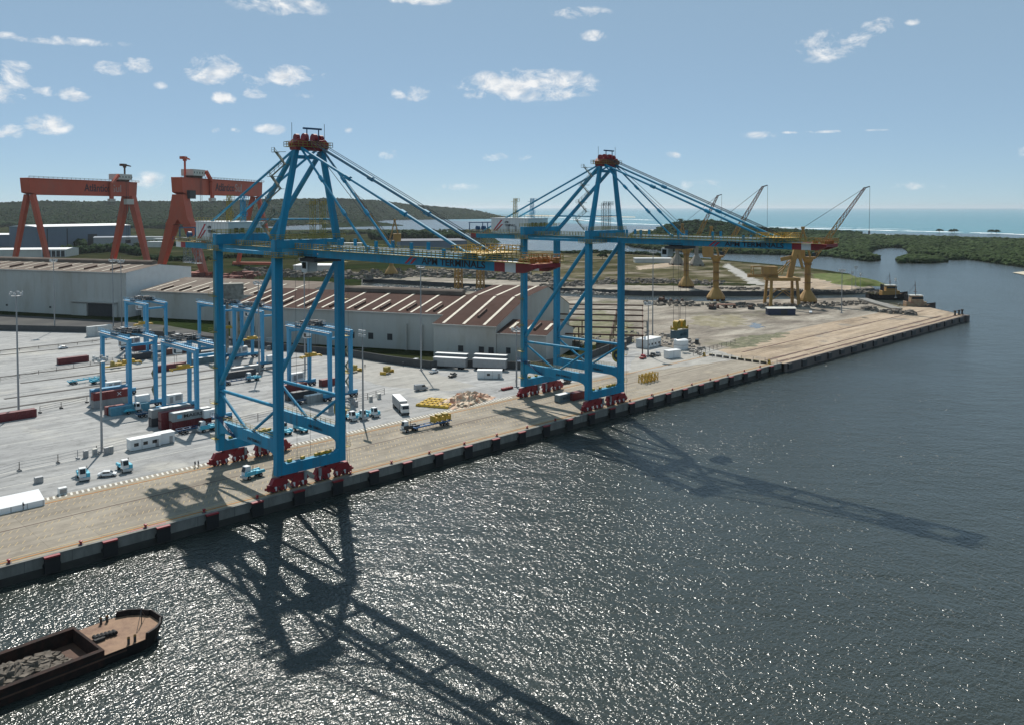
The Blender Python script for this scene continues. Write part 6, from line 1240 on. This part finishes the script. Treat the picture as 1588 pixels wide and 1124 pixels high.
# ---------------------------------------------------------------- boats
def loft(sections):
    """sections: list of lists of points of equal length"""
    V = []; F = []; k = len(sections[0])
    for s in sections: V += s
    for i in range(len(sections) - 1):
        for j in range(k - 1): F.append((i * k + j, (i + 1) * k + j, (i + 1) * k + j + 1, i * k + j + 1))
    return V, F
def tug(label, p, rz, hullm, housem, up=0.0):
    o = thing('tug_boat', label, 'tug', (p[0], p[1], WATER), rz, 'tugs moored by the old quay'); L, B = 24.0, 4.2; secs = []
    for i in range(13):
        x = -L / 2 + L * i / 12; u = i / 12; w = B * (1 - max(0, (u - .6) / .4) ** 2.2) * (.82 + .18 * min(1, u * 4)); sh = 2.0 + 1.8 * max(0, (u - .45) / .55) ** 2; w = max(w, .15)
        secs.append([(x, -w, sh + .7), (x, -w, sh), (x, -w * .95, .3), (x, -w * .6, -1.2), (x, 0, -1.6), (x, w * .6, -1.2), (x, w * .95, .3), (x, w, sh), (x, w, sh + .7)])
    V, F = loft(secs); F.append(tuple(range(9))); F.append(tuple(12 * 9 + i for i in range(8, -1, -1))); MB().add(V, F).build('hull', hullm, o)
    d = MB(); dv = []; df = []
    for i, s in enumerate(secs): dv += [(s[1][0], s[1][1] * .97, s[1][2]), (s[7][0], s[7][1] * .97, s[7][2])]
    df = [(2 * i, 2 * i + 2, 2 * i + 3, 2 * i + 1) for i in range(12)]; d.add(dv, df).build('deck', DECK, o)
    MB().b2(-4, 6.5, -2.8, 2.8, 2.1, 5.0).build('deckhouse', housem, o, bevel=.08); b = MB().prism([(-1.5, 5.02), (5.2, 5.02), (4.6, 8.0), (-1.2, 8.0)], 'y', -2.1, 2.1).build('wheelhouse', housem, o, bevel=.06); MB().b2(-1.0, 4.9, -2.14, 2.14, 6.3, 7.4).build('window', GLASS, b); MB().b2(-1.6, 5.0, -2.4, 2.4, 8.02, 8.25).build('wheelhouse_roof', CREAM, b)
    for y in (-1.6, 1.6): MB().tube((-3.2, y, 5), (-3.2, y, 8.6), .55, 10).build('funnel', DARK, o)
    b = MB().tube((1.5, 0, 8.2), (1.2, 0, 15.5), .2, 6, .1); b.beam((1.4, -1.6, 11), (1.4, 1.6, 11), .15, .15).beam((1.3, -1, 13), (1.3, 1, 13), .12, .12).b2(.6, 2.2, -.6, .6, 9.8, 10.0).tube((-3, 0, 8), (1.3, 0, 14), .06, 4); b.build('mast', RUST, o)
    for i in range(8): MB().tube((-9 + i * 2.6, -B * (1.0 if i < 6 else .86) - .3, 1.4), (-9 + i * 2.6, -B * (.9 if i < 6 else .7), 1.4), .65, 10).build('tyre_fender', BLACK, o)
    o.scale = (1.25, 1.15, 1.3)
    MB().tube((-7, -1, 2.9), (-7, 1, 2.9), .7, 10).build('towing_winch', DARK, o); b = MB(); b.rail([(-10.5, -3.4, 2.7), (-4, -3.8, 2.7)], 1.0, 1.5, .08); b.rail([(-10.5, 3.4, 2.7), (-4, 3.8, 2.7)], 1.0, 1.5, .08); b.build('railing', YELD, o); return o
p = G(1376, 464, WATER); tug('black hulled tug with an ochre wheelhouse off the far quay', p, R(-48), HULL, OCHRE)
p = G(1432, 486, WATER); tug('cream and red tug tied up behind the old pier', (p.x + 8, p.y + 10), R(-50), mat('brown_hull', (.05, .035, .03), .7), mat('tug_cream', (.36, .26, .16), .7, dirt=(.25, .06, .04), dirt_amt=.8, dirt_scale=.4))
# barge at the lower left
c1 = G(247, 958, WATER + 1.6); rzb = faceto(0, 1032, 160, 974)
o = thing('hopper_barge', 'dark rubble-laden barge with a tan bow deck at the lower left', 'barge', (c1.x, c1.y, WATER), rzb); HB = 5.6; secs = []; deckz = 1.75
for i in range(15):
    u = 1 - (1 - i / 14) ** 1.9; x = -46 + 45.5 * u if u < .9 else -46 + 45.5 * u; w = HB * math.sqrt(max(.12, 1 - (max(0, (u - .87) / .13)) ** 2.4)); bow = max(0, (u - .9) / .1); secs.append([(x, -w, deckz), (x - bow * .6, -w * .97, .4), (x - bow * 2.2, -w * .8, -1.5), (x - bow * 2.2, w * .8, -1.5), (x - bow * .6, w * .97, .4), (x, w, deckz)])
V, F = loft(secs); F.append(tuple(14 * 6 + i for i in range(5, -1, -1))); F.append(tuple(range(6))); hb = MB().add(V, F).build('hull', HULL, o)
b = MB(); dv = []; 
for i in range(15):
    s_ = secs[i]
    if s_[0][0] > -11.5: dv.append((s_[0][0], s_[0][1] * .985, deckz + .02)); 
dvr = [(a, -y, z) for a, y, z in dv[::-1]]; poly = [(-11.5, -HB * .985, deckz + .02)] + dv + dvr + [(-11.5, HB * .985, deckz + .02)]; b.add(poly, [tuple(range(len(poly)))]); b.build('bow_deck', DECK, o)
hc = MB()
for y in (-HB + .35, HB - .35): hc.b2(-46, -11.5, y - .3, y + .3, .2, deckz + .8); hc.b2(-46, -11.5, y - .45, y + .45, deckz + .8, deckz + .92)
hc.b2(-11.8, -11.4, -HB, HB, .2, deckz + .9); hc.build('hopper_coaming', mat('rusty_black_steel', (.022, .014, .012), .85, spec=.2, var=.3, dirt=(.075, .028, .018), dirt_amt=.5, dirt_scale=.6), o)
hl = MB().b2(-46, -11.8, -HB + .7, HB - .7, .25, .4).build('hopper_floor', RUST, o)
rg = random.Random(5); rb = MB()
for i in range(420):
    x = -46 + 31 * rg.random() ** .9; y = rg.uniform(-3.9, 3.9); hgt = (1 - ((x + 33) / 17) ** 2 * .8) * (1 - (abs(y) / 4.6) ** 1.6) * 2.6; s = rg.uniform(.25, .9); rz = rg.uniform(0, 3)
    vs = [(x + a * s * rg.uniform(.6, 1.2) * math.cos(rz) - q * s * .7 * math.sin(rz), y + a * s * math.sin(rz) + q * s * .7 * math.cos(rz), max(0, hgt) * rg.uniform(.6, 1.05) + .55 + z * s * .6) for a, q, z in ((-1, -1, -1), (1, -1, -1), (1, 1, -1), (-1, 1, -1), (-.8, -.9, 1), (.9, -.7, 1), (.7, .9, .8), (-.9, .7, 1))]
    rb.add(vs, [(0, 3, 2, 1), (4, 5, 6, 7), (0, 1, 5, 4), (1, 2, 6, 5), (2, 3, 7, 6), (3, 0, 4, 7)])
rb.build('rubble_load', mat('dusty_rubble', (.15, .13, .11), .95, spec=.1, var=.5, scale=.9), o, kind='stuff')
bw_ = MB(); pts_ = [(s_[0][0], s_[0][1]) for s_ in secs if s_[0][0] > -5.6]; ring = pts_ + [(a, -y) for a, y in pts_[::-1]]
for p, q in zip(ring[:-1], ring[1:]):
    bw_.add([(p[0], p[1], deckz), (q[0], q[1], deckz), (q[0] + .15, q[1] * 1.02, deckz + .95), (p[0] + .15, p[1] * 1.02, deckz + .95), (p[0] - .2, p[1] * .96, deckz), (q[0] - .2, q[1] * .96, deckz), (q[0] - .1, q[1] * .96, deckz + .95), (p[0] - .1, p[1] * .96, deckz + .95)], [(0, 1, 2, 3), (4, 7, 6, 5), (3, 2, 6, 7), (0, 3, 7, 4), (1, 5, 6, 2)])
bw_.build('bow_bulwark', HULL, o)
for (x, y) in ((-7.4, -4.9), (-6.4, -4.9), (-7.4, 4.9), (-6.4, 4.9)): a = MB().tube((x, y, deckz), (x, y, deckz + 1.1), .22, 8).build('bollard', DARK, o); MB().tube((x, y, deckz + 1.1), (x, y, deckz + .95), .24, 8).build('bollard_cap', OCHRE, a)
b = MB()
for i in range(6): b.tube((-10.3 + i * .55, .8 - i * .1, deckz + .4), (-10.2 + i * .55, -.2 - i * .1, deckz + .4), .32, 9)
b.b2(-10.8, -9.2, -.9, -.2, deckz + .03, deckz + .5); b.build('anchor_winch', BLACK, o)
b = MB(); b.tube((-3, 0, deckz), (-3, 0, deckz + 2.6), .08, 6).tube((-3, 0, deckz + 2.4), (-1.6, 1.6, deckz + .2), .05, 5).tube((-3, 0, deckz + 2.4), (-5, -2.5, deckz + .1), .05, 5); b.build('light_staff', DARK, o)
b = MB(); b.b2(-44, -40, 5.6, 7.8, 2.6, 4.4); b.b2(-46, -41.5, 5.5, 7.4, 1.2, 2.6); b.build('side_tank', OCHRE, o)
b = MB(); b.b2(-46, -8, -5.62, -5.4, 1.2, 1.45); b.build('rubbing_strake', RUST, o)
# ---------------------------------------------------------------- sea haze
hm = bpy.data.materials.new('sea_haze'); hm.use_nodes = True; hn = hm.node_tree; hn.nodes.clear()
pv = hn.nodes.new('ShaderNodeVolumePrincipled'); pv.inputs['Color'].default_value = (.80, .88, .95, 1); pv.inputs['Density'].default_value = HAZE_DENSITY; pv.inputs['Anisotropy'].default_value = .35
ho = hn.nodes.new('ShaderNodeOutputMaterial'); hn.links.new(pv.outputs[0], ho.inputs['Volume'])
hb_ = MB(); hb_.b2(-61000, 61000, -61000, 61000, -11.0, 150.0)
hz = hb_.build('haze', hm, kind='stuff'); hz['label'] = 'thin pale sea haze filling the air'; hz['category'] = 'haze'
